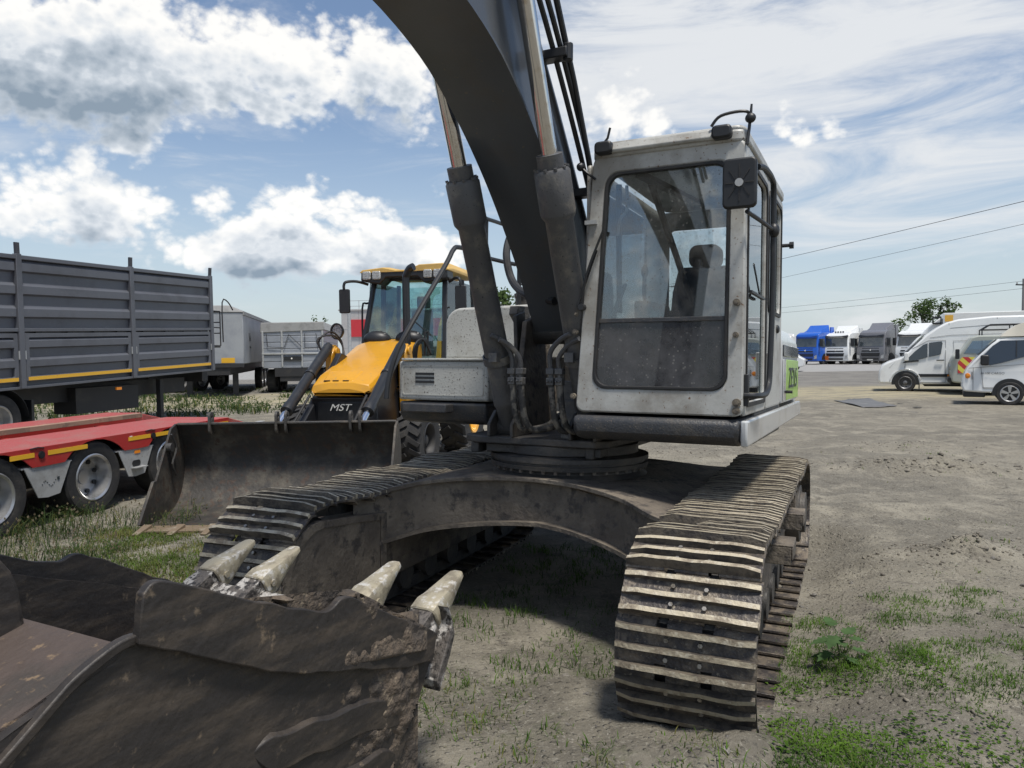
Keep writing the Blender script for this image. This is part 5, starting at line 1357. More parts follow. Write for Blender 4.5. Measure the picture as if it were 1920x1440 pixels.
    m_.tube([(6.95, .25, 2.0), (6.95, .25, 3.1), (7.15, .2, 3.12), (7.3, .15, 2.9)], .018, 6, smooth=3)
    m_.tube([(6.9, .3, 2.85), (6.05, .3, 2.85)], .018, 6); m_.tube([(6.9, .3, 2.4), (6.05, .3, 2.4)], .018, 6); m_.build('guard_rail', M_greydk, pl)
grey_trailer()

# ------------------------------------------------------------------ trailers further back, building
def curtain_trailer():
    c = at_depth(457, 640, 29); ang = atan2(.975, -.22)
    T = empty('tarp_trailer', (c.x, c.y, 0), ang, 'pale grey tarpaulin-covered trailer just behind the dark grain trailer', 'trailer')
    # local x away, y to the left; near corner at origin
    m_ = MB(); m_.box(0, 11, 0, 2.5, 1.28, 3.30); b = m_.build('body', M_tarp2, T, .03)
    m_ = MB(); m_.hexa([(-.04, -.05, 3.30), (11.1, -.05, 3.30), (11.1, 2.55, 3.30), (-.04, 2.55, 3.30), (.1, .5, 3.58), (11, .5, 3.58), (11, 2.0, 3.58), (.1, 2.0, 3.58)]); m_.build('roof_tarp', M_tarp, b, .03)
    m_ = MB(); m_.box(-.05, 11, -.04, .0, 3.2, 3.34); m_.build('tarp_hem', M_tarp, b)
    m_ = MB(); m_.box(-.2, 11, .5, 2.0, .85, 1.28); m_.box(-.25, .0, .0, 2.5, 1.15, 1.28); m_.build('chassis', M_greydk, T)
    
    for y in (.3, 2.0): m_ = MB(); m_.box(.3, .5, y, y+.2, .05, .9); m_.box(.2, .6, y-.05, y+.25, .02, .06); m_.build('landing_leg', M_greydk, T)
    for wx in (7.2, 8.5, 9.8): wheel(T, (wx, .25, .5), .5, .34, .29, side=-1); wheel(T, (wx, 2.25, .5), .5, .34, .29, side=1)
    m_ = MB(); m_.box(-.012, -.004, .35, .85, 1.32, 1.52); m_.build('amber_mark', M_tapey, b)
    lettering('VA', .5, basis(Vector((1, 0, 0)), Vector((0, 0, 1)), Vector((0, -1, 0)), (1.9, -.006, 2.35)), M_ink, b); lettering('METAL', .16, basis(Vector((1, 0, 0)), Vector((0, 0, 1)), Vector((0, -1, 0)), (2.0, -.006, 1.95)), M_ink, b)
curtain_trailer()
def dump_trailer():
    c = at_depth(607, 660, 31); ang = atan2(.988, -.157)
    T = empty('tipper_trailer', (c.x, c.y, 0), ang, 'silver plank-sided tipper trailer with grey cover beside the yellow loader', 'trailer')
    m_ = MB(); m_.box(.02, 8, .02, 2.48, 1.05, 2.70); b = m_.build('body', M_silverpl, T)
    for i in range(6):
        z = 1.06+i*.27
        m_ = MB(); m_.box(-.02, .02, .06, 2.44, z, z+.245); m_.build('plank', M_silverpl, b, .012)
        m_ = MB(); m_.box(.06, 8, -.01, .02, z, z+.245); m_.build('plank', M_silverpl, b, .012)
    for y in (.0, .85, 1.65, 2.42):
        m_ = MB(); m_.box(-.06, -.02, y, y+.07, 1.1, 2.6); m_.build('frame_post', M_galv, b, .008)
    m_ = MB(); m_.box(-.07, -.025, .0, 2.5, 1.62, 1.69); m_.build('frame_bar', M_galv, b, .008)
    m_ = MB(); m_.hexa([(-.06, -.06, 2.62), (8.1, -.06, 2.68), (8.1, 2.56, 2.68), (-.06, 2.56, 2.52), (-.02, -.02, 2.98), (8.1, .3, 3.12), (8.1, 2.2, 3.12), (-.02, 2.52, 2.95)]); m_.build('cover', M_tarp, b, .03)
    m_ = MB(); m_.box(-.09, -.06, .9, 1.62, 1.36, 1.54); m_.build('plate_box', M_black, b)
    m_ = MB(); m_.cyl((-.1, 1.3, 1.45), (-.085, 1.3, 1.45), .035, n=10); m_.build('lamp', M_printw, b)
    m_ = MB()
    for p, q in (((.3, 2.5), (.2, 1.9)), ((.2, 1.9), (.75, 1.9)), ((1.4, 2.45), (.9, 1.95)), ((1.4, 2.45), (1.6, 1.9)), ((1.6, 1.9), (2.25, 1.95)), ((2.25, 1.95), (2.3, 2.5)), ((.75, 2.5), (.75, 1.9))): m_.beam((-.075, p[0], p[1]), (-.075, q[0], q[1]), .018, .018)
    m_.build('tie_ropes', M_greydk, b)
    m_ = MB(); m_.box(-.03, 8, .5, 2.0, .70, 1.05); m_.box(.0, .1, .7, 1.8, .5, .75); m_.build('chassis', M_greydk, T)
    for wx in (1.0, 2.35, 3.7):
        wheel(T, (wx, .25, .5), .5, .36, .29, side=-1); wheel(T, (wx, 2.25, .5), .5, .36, .29, side=1)
dump_trailer()
def back_trailer():
    # seen under the grain trailer: three wheels, side bar and a white plate
    c = on_ground(345, 736); ang = atan2(.97, .24)
    T = empty('parked_semitrailer', (c.x, c.y, 0), ang, 'dark semitrailer whose wheels show beneath the grey grain trailer', 'trailer')
    for wx in (0., 1.35, 2.7): wheel(T, (wx, .2, .5), .5, .34, .30, side=-1, dish=.1, holes=8); wheel(T, (wx, 2.2, .5), .5, .34, .3, side=1)
    m_ = MB(); m_.box(-6.5, 4, .1, 2.4, .95, 1.25); m_.box(-6.5, 4, .5, .8, .6, .95); m_.build('chassis', M_greydk, T)
    m_ = MB(); m_.box(-6.5, 4, .0, 2.45, 1.3, 2.0); m_.build('load_body', M_greytr, T, .02)
    m_ = MB(); m_.box(-5.0, -1.2, .0, .06, .45, .62); m_.box(-5.0, -1.2, .0, .06, .75, .92); m_.build('side_guard', M_greydk, T)
    m_ = MB(); m_.box(-2.1, -1.05, -.05, -.02, .58, .98); p = m_.build('white_plate', M_printw, T); lettering('ZTm', .28, basis(Vector((1, 0, 0)), Vector((0, 0, 1)), Vector((0, -1, 0)), (-1.6, -.054, .78)), M_ink, p)
    for x in (-5.2, -4.6): m_ = MB(); m_.box(x, x+.25, .3, .55, .02, .95); m_.build('landing_leg', M_greydk, T)
back_trailer()
def building():
    p0 = at_depth(641, 650, 82)
    B = empty('warehouse', (p0.x, p0.y, 0), radians(-6), 'low grey panel building with a red sign board far behind the loader', 'building')
    Wd = 34
    mw_ = mat('grey_cladding', (.42, .41, .40), .6, 0, (.36, .35, .34), .6, (.45, .7)); mr_ = mat('red_sign', (.50, .03, .04), .45)
    m_ = MB(); m_.box(0, Wd, .05, 14, 0, 6.3); w = m_.build('wall', mw_, B)
    for i in range(17):
        for j in range(3):
            m_ = MB(); m_.box(i*2+.02, i*2+1.98, 0, .05, j*2.1+.02, j*2.1+2.08); m_.build('panel', mw_, w, .01)
    m_ = MB(); m_.box(1.0, 22, -.15, -.01, 3.4, 5.3); m_.build('sign_board', mr_, B)
    m_ = MB(); m_.box(3.2, 24, -.3, -.01, 1.2, 2.2); m_.build('window_band', M_darkglass, B)
    m_ = MB()
    for x in range(0, 35, 2): m_.beam((x, .2, 6.3), (x, .2, 7.4), .05, .05)
    for z in (6.8, 7.4): m_.beam((0, .2, z), (Wd, .2, z), .05, .05)
    m_.build('roof_railing', M_galv, B)
    m_ = MB(); m_.box(-.3, Wd+.3, -.1, 14.2, 6.3, 6.45); m_.build('roof', mw_, B)
building()
lp = at_depth(655.5, 640, 58)
m_ = MB(); m_.cyl((0, 0, 0), (0, 0, 5.2), .16, .13, n=12); m_.box(-.3, .3, -.3, .3, 0, .25)
lpo = empty('lamp_post', (lp.x, lp.y, 0), 0, 'white round post standing in front of the grey building', 'post'); m_.build('shaft', M_galv, lpo); m_ = MB(); m_.ell((0, 0, 5.25), (.16, .16, .08)); m_.build('cap', M_galv, lpo)
# ------------------------------------------------------------------ vehicles on the right
def inset(poly, k):
    cx_ = sum(p[0] for p in poly)/len(poly); cy_ = sum(p[1] for p in poly)/len(poly)
    return [(cx_+(x-cx_)*k, cy_+(y-cy_)*k) for x, y in poly]
def body_loft(prof, halfw, tumble, zb, zt, nm, m, parent, bevel=.05):
    """side profile (x, z) extruded over y, narrowing with height"""
    mb = MB()
    def wy(z): return halfw-(tumble*max(0, (z-zb)/(zt-zb))**1.6)
    n = len(prof)
    vs_ = [(x, wy(z), z) for x, z in prof]+[(x, -wy(z), z) for x, z in prof]
    mb.add(vs_, [tuple(range(n)), tuple(range(n, 2*n))[::-1]]+[(i, (i+1) % n, n+(i+1) % n, n+i) for i in range(n)])
    return mb.build(nm, m, parent, bevel, 3, ang=50), wy
def side_plate(poly, wy, off, t, nm, m, parent, bevel=0.):
    mb = MB(); n = len(poly)
    for s_ in (1,):
        vs_ = [(x, wy(z)+off, z) for x, z in poly]+[(x, wy(z)+off+t, z) for x, z in poly]
        mb.add(vs_, [tuple(range(n))[::-1], tuple(range(n, 2*n))]+[(i, (i+1) % n, n+(i+1) % n, n+i) for i in range(n)])
    return mb.build(nm, m, parent, bevel)
def line_plate(pts, wy, nm, m, parent, w=.012):
    mb = MB()
    for (x0, z0), (x1, z1) in zip(pts, pts[1:]):
        mb.beam((x0, wy(z0)+.001, z0), (x1, wy(z1)+.001, z1), w, .006, up=(0, 1, 0))
    return mb.build(nm, m, parent)
M_seam = mat('panel_gap', (.20, .20, .20), .7)
def van():
    a = radians(27)
    V = empty('cargo_van', (13.89+.98*sin(a), 25.94+.98*cos(a), 0), pi-a, 'tall white cargo van parked in front of the row of trucks', 'van')
    prof = [(.82, .30), (.86, .45), (.83, .72), (.74, .95), (.55, 1.06), (.08, 1.24), (-.28, 1.62), (-.62, 1.98), (-.95, 2.24), (-1.25, 2.42), (-1.6, 2.52), (-2.6, 2.60), (-5.6, 2.60), (-5.68, 2.3), (-5.7, .35), (-4.6, .28), (-.5, .28)]
    b, wy = body_loft(prof, .98, .16, .9, 2.6, 'body', M_white, V, .06)
    for nm, poly in (('side_window', [(.02, 1.08), (-.28, 1.42), (-.55, 1.66), (-.68, 1.71), (-.68, 1.22), (-.40, 1.14)]), ('side_window', [(-.72, 1.23), (-.72, 1.725), (-1.10, 1.77), (-1.13, 1.70), (-1.08, 1.32)]), ('quarter_trim', [(.10, 1.02), (.02, 1.08), (-.40, 1.13), (-.42, 1.08)])):
        side_plate(poly, wy, .0, .008, nm, M_darkglass if 'window' in nm else M_black, b)
    m_ = MB(); m_.hexa([(.10, -.80, 1.26), (.10, .80, 1.26), (-.20, .78, 1.56), (-.20, -.78, 1.56), (-.62, -.76, 2.02), (-.62, .76, 2.02), (-.60, .76, 1.95), (-.60, -.76, 1.95)]); 
    ws = MB(); ws.hexa([(.07, -.82, 1.27), (.07, .82, 1.27), (-.58, .78, 1.98), (-.58, -.78, 1.98), (.09, -.82, 1.285), (.09, .82, 1.285), (-.56, .78, 1.995), (-.56, -.78, 1.995)]); ws.build('windscreen', M_darkglass, b)
    side_plate([(-.36, .54), (-.36, .64), (-2.3, .64), (-2.3, .54)], wy, .0, .015, 'rub_strip', M_black, b)
    side_plate([(-2.5, .54), (-2.5, .64), (-4.4, .64), (-4.4, .54)], wy, .0, .015, 'rub_strip', M_black, b)
    side_plate([(-1.28, .56), (-1.28, .62), (-1.40, .62), (-1.40, .56)], wy, .016, .004, 'side_marker', M_amber, b)
    side_plate([(-.95, 1.10), (-.95, 1.135), (-1.18, 1.135), (-1.18, 1.10)], wy, .01, .03, 'door_handle', M_black, b)
    line_plate([(.0, 1.05), (.02, .85), (-.15, .68), (-.36, .52), (-.42, .35), (-1.22, .35), (-1.22, 1.80), (-.70, 1.80), (-.2, 1.52)], wy, 'door_gap', M_seam, b)
    line_plate([(-1.32, 2.40), (-1.32, .35)], wy, 'body_seam', M_seam, b); line_plate([(-1.35, 2.22), (-2.5, 2.30), (-5.6, 2.33)], wy, 'body_seam', M_seam, b); line_plate([(-.75, 1.9), (-1.4, 1.98), (-5.6, 2.02)], wy, 'body_seam', M_seam, b)
    line_plate([(-2.72, 2.55), (-2.72, .4)], wy, 'body_seam', M_seam, b); line_plate([(-1.45, 1.78), (-2.6, 1.80), (-2.62, 1.05), (-1.5, 1.0), (-1.45, 1.78)], wy, 'panel_rim', M_seam, b, .008)
    for x in (0., -3.9):
        m_ = MB(); m_.prism([(x+.43*cos(radians(q)), .33+.42*sin(radians(q))) for q in range(0, 181, 12)]+[(x-.43, .26), (x+.43, .26)], 'y', .80, .992); m_.build('wheel_arch', M_black, b)
        wheel(V, (x, .90, .335), .335, .24, .215, side=1, dish=.55, m_rim=M_steelw, holes=6); wheel(V, (x, -.90, .335), .335, .24, .215, side=-1)
        m_ = MB(); arc = [(x+.46*cos(radians(q)), .34+.45*sin(radians(q))) for q in range(8, 176, 10)]
        m_.loft([[(px_, .97, pz), (px_, 1.0, pz), (px_+.04*cos(atan2(pz-.34, px_-x)), 1.0, pz+.04*sin(atan2(pz-.34, px_-x))), (px_+.04*cos(atan2(pz-.34, px_-x)), .97, pz+.04*sin(atan2(pz-.34, px_-x)))] for px_, pz in arc]); m_.build('arch_lip', M_white, b, .008)
    m_ = MB(); m_.hexa([(.66, .78, .86), (.50, .97, .86), (.50, .99, .86), (.70, .80, .86), (.50, .78, 1.06), (.30, .95, 1.06), (.30, .98, 1.06), (.55, .80, 1.06)]); m_.build('headlamp', M_lamp, b, .01)
    m_ = MB(); m_.prism(rr(-.10, .05, 1.10, 1.40, .04), 'y', .99, 1.16); m_.build('door_mirror', M_white, b, .03)
    m_ = MB(); m_.box(-.42, -.45, .75, .97, .12, .36); m_.build('mud_flap', M_black, V); m_ = MB(); m_.box(-4.4, -.6, -.8, .8, .20, .30); m_.build('underbody', M_greydk, V)
M_steelw = mat('steel_wheel', (.22, .22, .23), .45, .6, (.12, .12, .12), 20)
van()
def small_truck():
    a = radians(31)
    V = empty('light_truck', (13.38+.82*sin(a), 19.73+.82*cos(a), 0), pi-a, 'white cab-over light truck with beige roof deflector at the right edge', 'truck')
    prof = [(1.06, .36), (1.12, .50), (1.10, .68), (1.03, .90), (.97, 1.02), (.70, 1.36), (.42, 1.66), (.26, 1.79), (-.05, 1.84), (-.85, 1.86), (-1.0, 1.80), (-1.05, 1.2), (-1.05, .40), (-.6, .33), (.6, .33)]
    b, wy = body_loft(prof, .82, .14, 1.0, 1.86, 'cab', M_white, V, .05)
    side_plate([(.62, 1.12), (.66, 1.28), (.40, 1.60), (.22, 1.74), (-.80, 1.76), (-.80, 1.36), (-.30, 1.30), (.20, 1.14), (.45, 1.08)], wy, .0, .008, 'side_window', M_darkglass, b)
    side_plate([(-.12, 1.30), (-.12, 1.74), (-.15, 1.74), (-.15, 1.30)], wy, .008, .006, 'window_bar', M_black, b)
    ws = MB(); ws.hexa([(.735, -.68, 1.36), (.735, .68, 1.36), (.30, .62, 1.78), (.30, -.62, 1.78), (.755, -.68, 1.375), (.755, .68, 1.375), (.32, .62, 1.795), (.32, -.62, 1.795)]); ws.build('windscreen', M_darkglass, b)
    m_ = MB(); m_.hexa([(1.045, .50, .69), (.86, .80, .69), (.86, .832, .69), (1.08, .50, .69), (1.0, .50, .90), (.86, .80, .90), (.86, .832, .90), (1.035, .50, .90)]); hl = m_.build('headlamp', M_darkglass, b)
    m_ = MB(); m_.lathe([(0, .075), (.02, .07), (.04, .0)], (.97, .815, .79), (.45, 1, 0), 16); m_.build('indicator', M_amber, hl)
    m_ = MB(); m_.prism(rr(.48, .68, 1.08, 1.36, .05), 'y', .84, .98); m_.build('door_mirror', M_black, b, .03)
    line_plate([(.66, 1.02), (.60, .45), (-.62, .42)], wy, 'door_gap', M_seam, b); line_plate([(.95, 1.0), (-.5, 1.12), (-1.0, 1.14)], wy, 'swage_line', M_seam, b); line_plate([(.84, 1.02), (.84, .40)], wy, 'panel_gap', M_seam, b); line_plate([(.62, .47), (.3, .47)], wy, 'sill_gap', M_seam, b)
    lettering('H-100 CARGO', .085, basis(Vector((-1, 0, 0)), Vector((0, 0, 1)), Vector((0, 1, 0)), (.40, wy(.86)+.004, .86)), M_ink, b, shear=.2)
    m_ = MB(); m_.prism([(.40*cos(radians(q)), .32+.40*sin(radians(q))) for q in range(0, 181, 12)]+[(-.40, .26), (.40, .26)], 'y', .62, .832); m_.build('wheel_arch', M_black, b)
    wheel(V, (0, .74, .315), .315, .22, .215, side=1, spokes=5); wheel(V, (0, -.74, .315), .315, .22, .215, side=-1)
    wheel(V, (-2.6, .74, .315), .315, .22, .215, side=1); wheel(V, (-2.6, -.74, .315), .315, .22, .215, side=-1)
    m_ = MB(); m_.box(.55, 1.07, -.74, .74, .20, .37); m_.build('lower_bumper', M_black, V, .03); m_ = MB(); m_.box(-4, -.4, -.5, .5, .35, .6); m_.build('chassis', M_greydk, V)
    m_ = MB(); secs = []
    for x, z, w in ((.22, 1.86, .66), (.08, 2.0, .66), (-.15, 2.16, .67), (-.45, 2.28, .68), (-.9, 2.33, .68)): secs.append([(x, -w-.04, 1.855), (x, -w*.9, z), (x, w*.9, z), (x, w+.04, 1.855)])
    m_.loft(secs); m_.build('roof_deflector', mat('beige_deflector', (.52, .49, .41), .45), V, .03, ang=50)
    m_ = MB(); m_.box(-4.2, -1.15, -.85, .85, .62, 2.35); m_.build('cargo_box', M_white, V, .03)
small_truck()
def offroad():
    a = radians(29)
    c = on_ground(1865, 742)
    V = empty('offroad_bus', (c.x+.9*sin(a), c.y+.9*cos(a), 0), pi-a, 'grey-green forward-control minibus with red and yellow striped door between the white vans', 'minibus')
    prof = [(1.17, .42), (1.22, .60), (1.22, 1.10), (1.15, 1.28), (.98, 1.36), (.72, 1.78), (.66, 1.88), (.45, 1.94), (-2.6, 1.94), (-2.75, 1.8), (-2.8, .42), (-.6, .38), (.9, .38)]
    mg = mat('sage_paint', (.36, .38, .34), .4, 0, (.30, .31, .28), 2, (.5, .7), coat=.2)
    b, wy = body_loft(prof, .90, .08, 1.2, 1.94, 'body', mg, V, .05)
    side_plate([(.86, 1.36), (.62, 1.76), (.02, 1.78), (.02, 1.36)], wy, 0, .008, 'side_window', G_side2, b)
    side_plate([(-.10, 1.36), (-.10, 1.78), (-.9, 1.78), (-.9, 1.36)], wy, 0, .008, 'side_window', M_darkglass, b)
    line_plate([(.36, 1.36), (.36, 1.77)], wy, 'window_bar', M_black, b, .025)
    m_ = bpy.data.materials.new('striped_panel'); m_.use_nodes = True; N, L = m_.node_tree.nodes, m_.node_tree.links
    tc = N.new('ShaderNodeTexCoord'); sp = N.new('ShaderNodeSeparateXYZ'); L.new(tc.outputs['Object'], sp.inputs[0])
    ad = N.new('ShaderNodeMath'); ad.operation = 'ADD'; L.new(sp.outputs[0], ad.inputs[0]); L.new(sp.outputs[2], ad.inputs[1])
    # diagonal stripes running down towards the rear
    ml = N.new('ShaderNodeMath'); ml.operation = 'MULTIPLY'; ml.inputs[1].default_value = 1/.34
    sb = N.new('ShaderNodeMath'); sb.operation = 'SUBTRACT'; L.new(sp.outputs[2], sb.inputs[0]); L.new(sp.outputs[0], sb.inputs[1])
    L.new(sb.outputs[0], ml.inputs[0]); fr = N.new('ShaderNodeMath'); fr.operation = 'FRACT'; L.new(ml.outputs[0], fr.inputs[0])
    gt = N.new('ShaderNodeMath'); gt.operation = 'GREATER_THAN'; gt.inputs[1].default_value = .5; L.new(fr.outputs[0], gt.inputs[0])
    mx = N.new('ShaderNodeMix'); mx.data_type = 'RGBA'; mx.inputs[6].default_value = (.55, .05, .05, 1); mx.inputs[7].default_value = (.75, .66, .10, 1)
    L.new(gt.outputs[0], mx.inputs[0]); L.new(mx.outputs[2], N['Principled BSDF'].inputs['Base Color']); N['Principled BSDF'].inputs['Roughness'].default_value = .4
    side_plate([(1.02, .72), (1.02, 1.08), (.90, 1.24), (.05, 1.24), (.05, .72)], wy, .001, .006, 'striped_door_panel', m_, b)
    for x in (.45, -1.9):
        q_ = MB(); q_.prism([(x+.42*cos(radians(q)), .36+.40*sin(radians(q))) for q in range(0, 181, 12)]+[(x-.42, .3), (x+.42, .3)], 'y', .7, .905); q_.build('wheel_arch', M_black, b)
        wheel(V, (x, .78, .36), .36, .2, .21, side=1, m_rim=M_steelw); wheel(V, (x, -.78, .36), .36, .2, .21, side=-1)
    q_ = MB(); q_.box(1.0, 1.30, -.85, .85, .42, .56); q_.build('bumper', M_black, V, .03); q_ = MB(); q_.cyl((1.22, .62, .92), (1.25, .62, .92), .1, n=16); q_.build('headlamp', M_lamp, V)
    q_ = MB(); q_.prism(rr(.98, 1.10, 1.18, 1.50, .03), 'y', .95, 1.02); q_.tube([(1.02, .92, 1.2), (1.04, .98, 1.3)], .015, 6); q_.build('door_mirror', M_black, V)
    q_ = MB()
    for y in (-.6, .6):
        q_.tube([(.35, y, 1.94), (.35, y, 2.12), (.12, y, 2.28), (-2.2, y, 2.28), (-2.2, y, 1.94)], .022, 6); q_.tube([(.33, y, 2.12), (-2.2, y, 2.12)], .018, 6); q_.tube([(-.5, y, 1.94), (-.5, y, 2.28)], .02, 6)
    for x in (.12, -1.0, -2.2): q_.tube([(x, -.6, 2.28), (x, .6, 2.28)], .018, 6)
    q_.build('roof_rack', M_black, V)
    q_ = MB(); q_.box(-2.8, 1.2, -.5, .5, .3, .42); q_.build('chassis', M_greydk, V)
G_side2 = glass_mat('minibus_glass', (.7, .75, .75), .2, .1)
offroad()
def box_truck():
    V = empty('box_truck', (20.9+.57, 34.0+1.1, 0), pi-radians(27), 'white refrigerated box truck showing above the cargo van', 'truck')
    m_ = MB(); m_.box(-6.5, .85, -1.25, 1.25, 1.0, 3.12); b = m_.build('cargo_box', M_white, V, .03)
    m_ = MB(); m_.box(.45, .78, 1.251, 1.262, 2.72, 3.02); m_.build('yellow_patch', mat('yellow_print', (.75, .42, .06), .4), b)
    m_ = MB(); m_.box(-.55, .45, 1.263, 1.27, 2.50, 2.74); m_.build('purple_patch', mat('purple_print', (.22, .18, .40), .4), b)
    prof = [(2.45, .5), (2.5, 1.1), (2.35, 1.4), (1.85, 2.0), (1.7, 2.1), (.95, 2.15), (.9, .5)]
    k, wy = body_loft(prof, 1.0, .1, 1.2, 2.6, 'cab', M_white, V, .06)
    side_plate([(2.1, 1.4), (1.75, 1.95), (1.2, 2.0), (1.2, 1.4)], wy, 0, .01, 'side_window', M_darkglass, k)
    m_ = MB(); m_.hexa([(1.72, -.9, 2.12), (1.72, .9, 2.12), (.9, .95, 2.16), (.9, -.95, 2.16), (1.30, -.85, 2.62), (1.30, .85, 2.62), (.9, .9, 2.95), (.9, -.9, 2.95)]); m_.build('wind_deflector', M_white, V, .05)
    m_ = MB(); m_.ring(rr(.90, 1.28, 2.62, 2.98, .04), rr(.95, 1.22, 2.69, 2.91, .03), 'y', .95, 1.02); m_.build('deflector_frame', M_black, V)
    for x in (1.7, -3.6):
        wheel(V, (x, .95, .45), .45, .3, .27, side=1); wheel(V, (x, -.95, .45), .45, .3, .27, side=-1)
    m_ = MB(); m_.box(-7, 1.8, -.5, .5, .6, 1.1); m_.build('chassis', M_greydk, V)
box_truck()
def tractor(px, Y, colour, dark, label, hi=0., deflector=True, wave=False, plate=False, roofbars=False, rz=0.):
    c = at_depth(px, 680, Y)
    a = radians(52)+rz
    T = empty('tractor_truck', (c.x, c.y, -.12), atan2(-cos(a), -sin(a)), label, 'truck', 'tractor trucks parked in a row at the far side')
    # x forward, y to the right in the picture
    prof = [(.0, .42), (.06, .70), (.05, 1.45), (-.02, 1.60), (-.22, 2.62), (-.34, 2.80+hi*.6), (-.8, 2.95+hi), (-2.2, 3.0+hi), (-2.25, .9), (-1.9, .42)]
    b, wy = body_loft(prof, 1.22, .10, 1.4, 3.0, 'cab', colour, T, .06)
    def front(poly, off, nm, m, t=.02):
        mb = MB()
        def fx(z):
            pts = [(.42, .0), (.70, .06), (1.45, .05), (1.60, -.02), (2.62, -.22), (2.80+hi*.6, -.34), (3.2, -.5)]
            for (z0, x0), (z1, x1) in zip(pts, pts[1:]):
                if z <= z1: return x0+(x1-x0)*(z-z0)/(z1-z0)
            return -.5
        n = len(poly)
        mb.add([(fx(z)+off, y, z) for y, z in poly]+[(fx(z)+off+t, y, z) for y, z in poly], [tuple(range(n))[::-1], tuple(range(n, 2*n))]+[(i, (i+1) % n, n+(i+1) % n, n+i) for i in range(n)])
        return mb.build(nm, m, b)
    front([(-1.06, 1.72), (1.06, 1.72), (1.0, 2.50), (-1.0, 2.50)], .0, 'windscreen', M_winds)
    front([(-1.1, 2.52), (1.1, 2.52), (1.05, 2.72), (.5, 2.64), (-.5, 2.64), (-1.05, 2.72)], .06, 'sun_visor', dark, .12)
    front([(-.78, 1.22), (.78, 1.22), (.74, 1.56), (-.74, 1.56)], .0, 'upper_grille', M_black)
    front([(-.72, .52), (.72, .52), (.84, 1.12), (-.84, 1.12)], .0, 'lower_grille', M_black)
    for z in (.66, .82, .98): front([(-.76, z), (.76, z), (.76, z+.04), (-.76, z+.04)], .02, 'grille_bar', dark)
    for s_ in (-1, 1):
        front([(s_*.90, .62), (s_*1.16, .66), (s_*1.18, .98), (s_*.94, .90)] if s_ > 0 else [(s_*1.16, .66), (s_*.90, .62), (s_*.94, .90), (s_*1.18, .98)], .01, 'headlamp', M_lamp)
        m_ = MB(); m_.prism(rr(s_*1.42-.10, s_*1.42+.10, 1.75, 2.42, .05), 'x', -.35, -.12); m_.beam((-.3, s_*1.15, 2.38), (-.25, s_*1.42, 2.40), .05, .05); m_.build('mirror', M_black, b, .02)
    m_ = MB(); q = Vector((.075, 0, 1.38)); m_.cyl(q-Vector((.03, 0, 0)), q+Vector((.01, 0, 0)), .10, n=3 if True else 16); m_.build('badge', M_printw, b)
    side_plate([(-.42, 1.70), (-.50, 2.45), (-1.15, 2.45), (-1.2, 1.70)], wy, 0, .01, 'side_window', M_winds, b)
    line_plate([(-.30, 1.62), (-.36, .9)], wy, 'door_gap', M_seam, b, .02); line_plate([(-1.3, 2.5), (-1.3, .95)], wy, 'door_gap', M_seam, b, .02)
    if deflector:
        m_ = MB(); m_.hexa([(-1.0, -.9, 2.95+hi), (-1.0, .9, 2.95+hi), (-2.2, 1.05, 2.98+hi), (-2.2, -1.05, 2.98+hi), (-1.3, -.7, 3.1+hi), (-1.3, .7, 3.1+hi), (-2.2, .95, 3.62+hi), (-2.2, -.95, 3.62+hi)]); m_.build('roof_deflector', colour, T, .05)
        m_ = MB(); m_.hexa([(-2.2, 1.02, 1.2), (-2.2, 1.22, 1.2), (-2.8, 1.22, 1.2), (-2.8, 1.17, 1.2), (-2.2, 1.02, 3.4+hi), (-2.2, 1.14, 3.4+hi), (-2.7, 1.14, 3.4+hi), (-2.7, 1.1, 3.4+hi)]); m_.build('side_fairing', colour, T, .02)
    if plate:
        front([(-.95, .52), (-.58, .52), (-.58, .88), (-.95, .88)], .05, 'orange_plate', M_orange)
    else: front([(-.26, .47), (.26, .47), (.26, .58), (-.26, .58)], .045, 'number_plate', M_printw)
    if roofbars:
        for y in (-.35, -.12, .12, .35):
            m_ = MB(); m_.cyl((-.75, y, 3.02+hi), (-.66, y, 3.02+hi), .07, n=12); m_.build('roof_lamp', M_black, T)
    for x in (-1.25, -4.4, -5.7):
        for y, s_ in ((1.02, 1), (-1.02, -1)): wheel(T, (x, y, .52), .52, .32, .30, side=s_)
    m_ = MB(); m_.box(-6.4, -.2, -.45, .45, .55, .95); m_.box(-2.2, -.1, -1.1, 1.1, .38, .5); m_.build('chassis', M_greydk, T)
    m_ = MB(); m_.prism([(-1.25+.62*cos(radians(q)), .52+.60*sin(radians(q))) for q in range(0, 181, 15)], 'y', .9, 1.225); m_.build('wheel_arch', M_black, b)
M_winds = mat('truck_windscreen', (.06, .075, .085), .08, 0, (.10, .11, .11), 1.5, spec=.9)
M_orange = mat('orange_plate', (.75, .18, .03), .5)
M_blue = mat('blue_truck_paint', (.015, .10, .48), .3, 0, coat=.4)
M_greyt = mat('grey_truck_paint', (.15, .15, .16), .32, 0, coat=.4)
M_bluedk = mat('dark_blue', (.01, .04, .2), .4)
tractor(1510, 67.0, M_blue, M_bluedk, 'bright blue tractor truck, leftmost of the parked row', hi=.10, rz=radians(3))
tractor(1566, 66.0, M_white, M_greydk, 'white tractor truck with orange plate beside the blue one', plate=True, roofbars=True)
tractor(1632, 64.5, M_greyt, M_blackgloss, 'dark grey tractor truck between two white ones', hi=.18)
tractor(1706, 62.5, M_white, M_greydk, 'white tractor truck partly hidden by the cargo van', hi=.05)
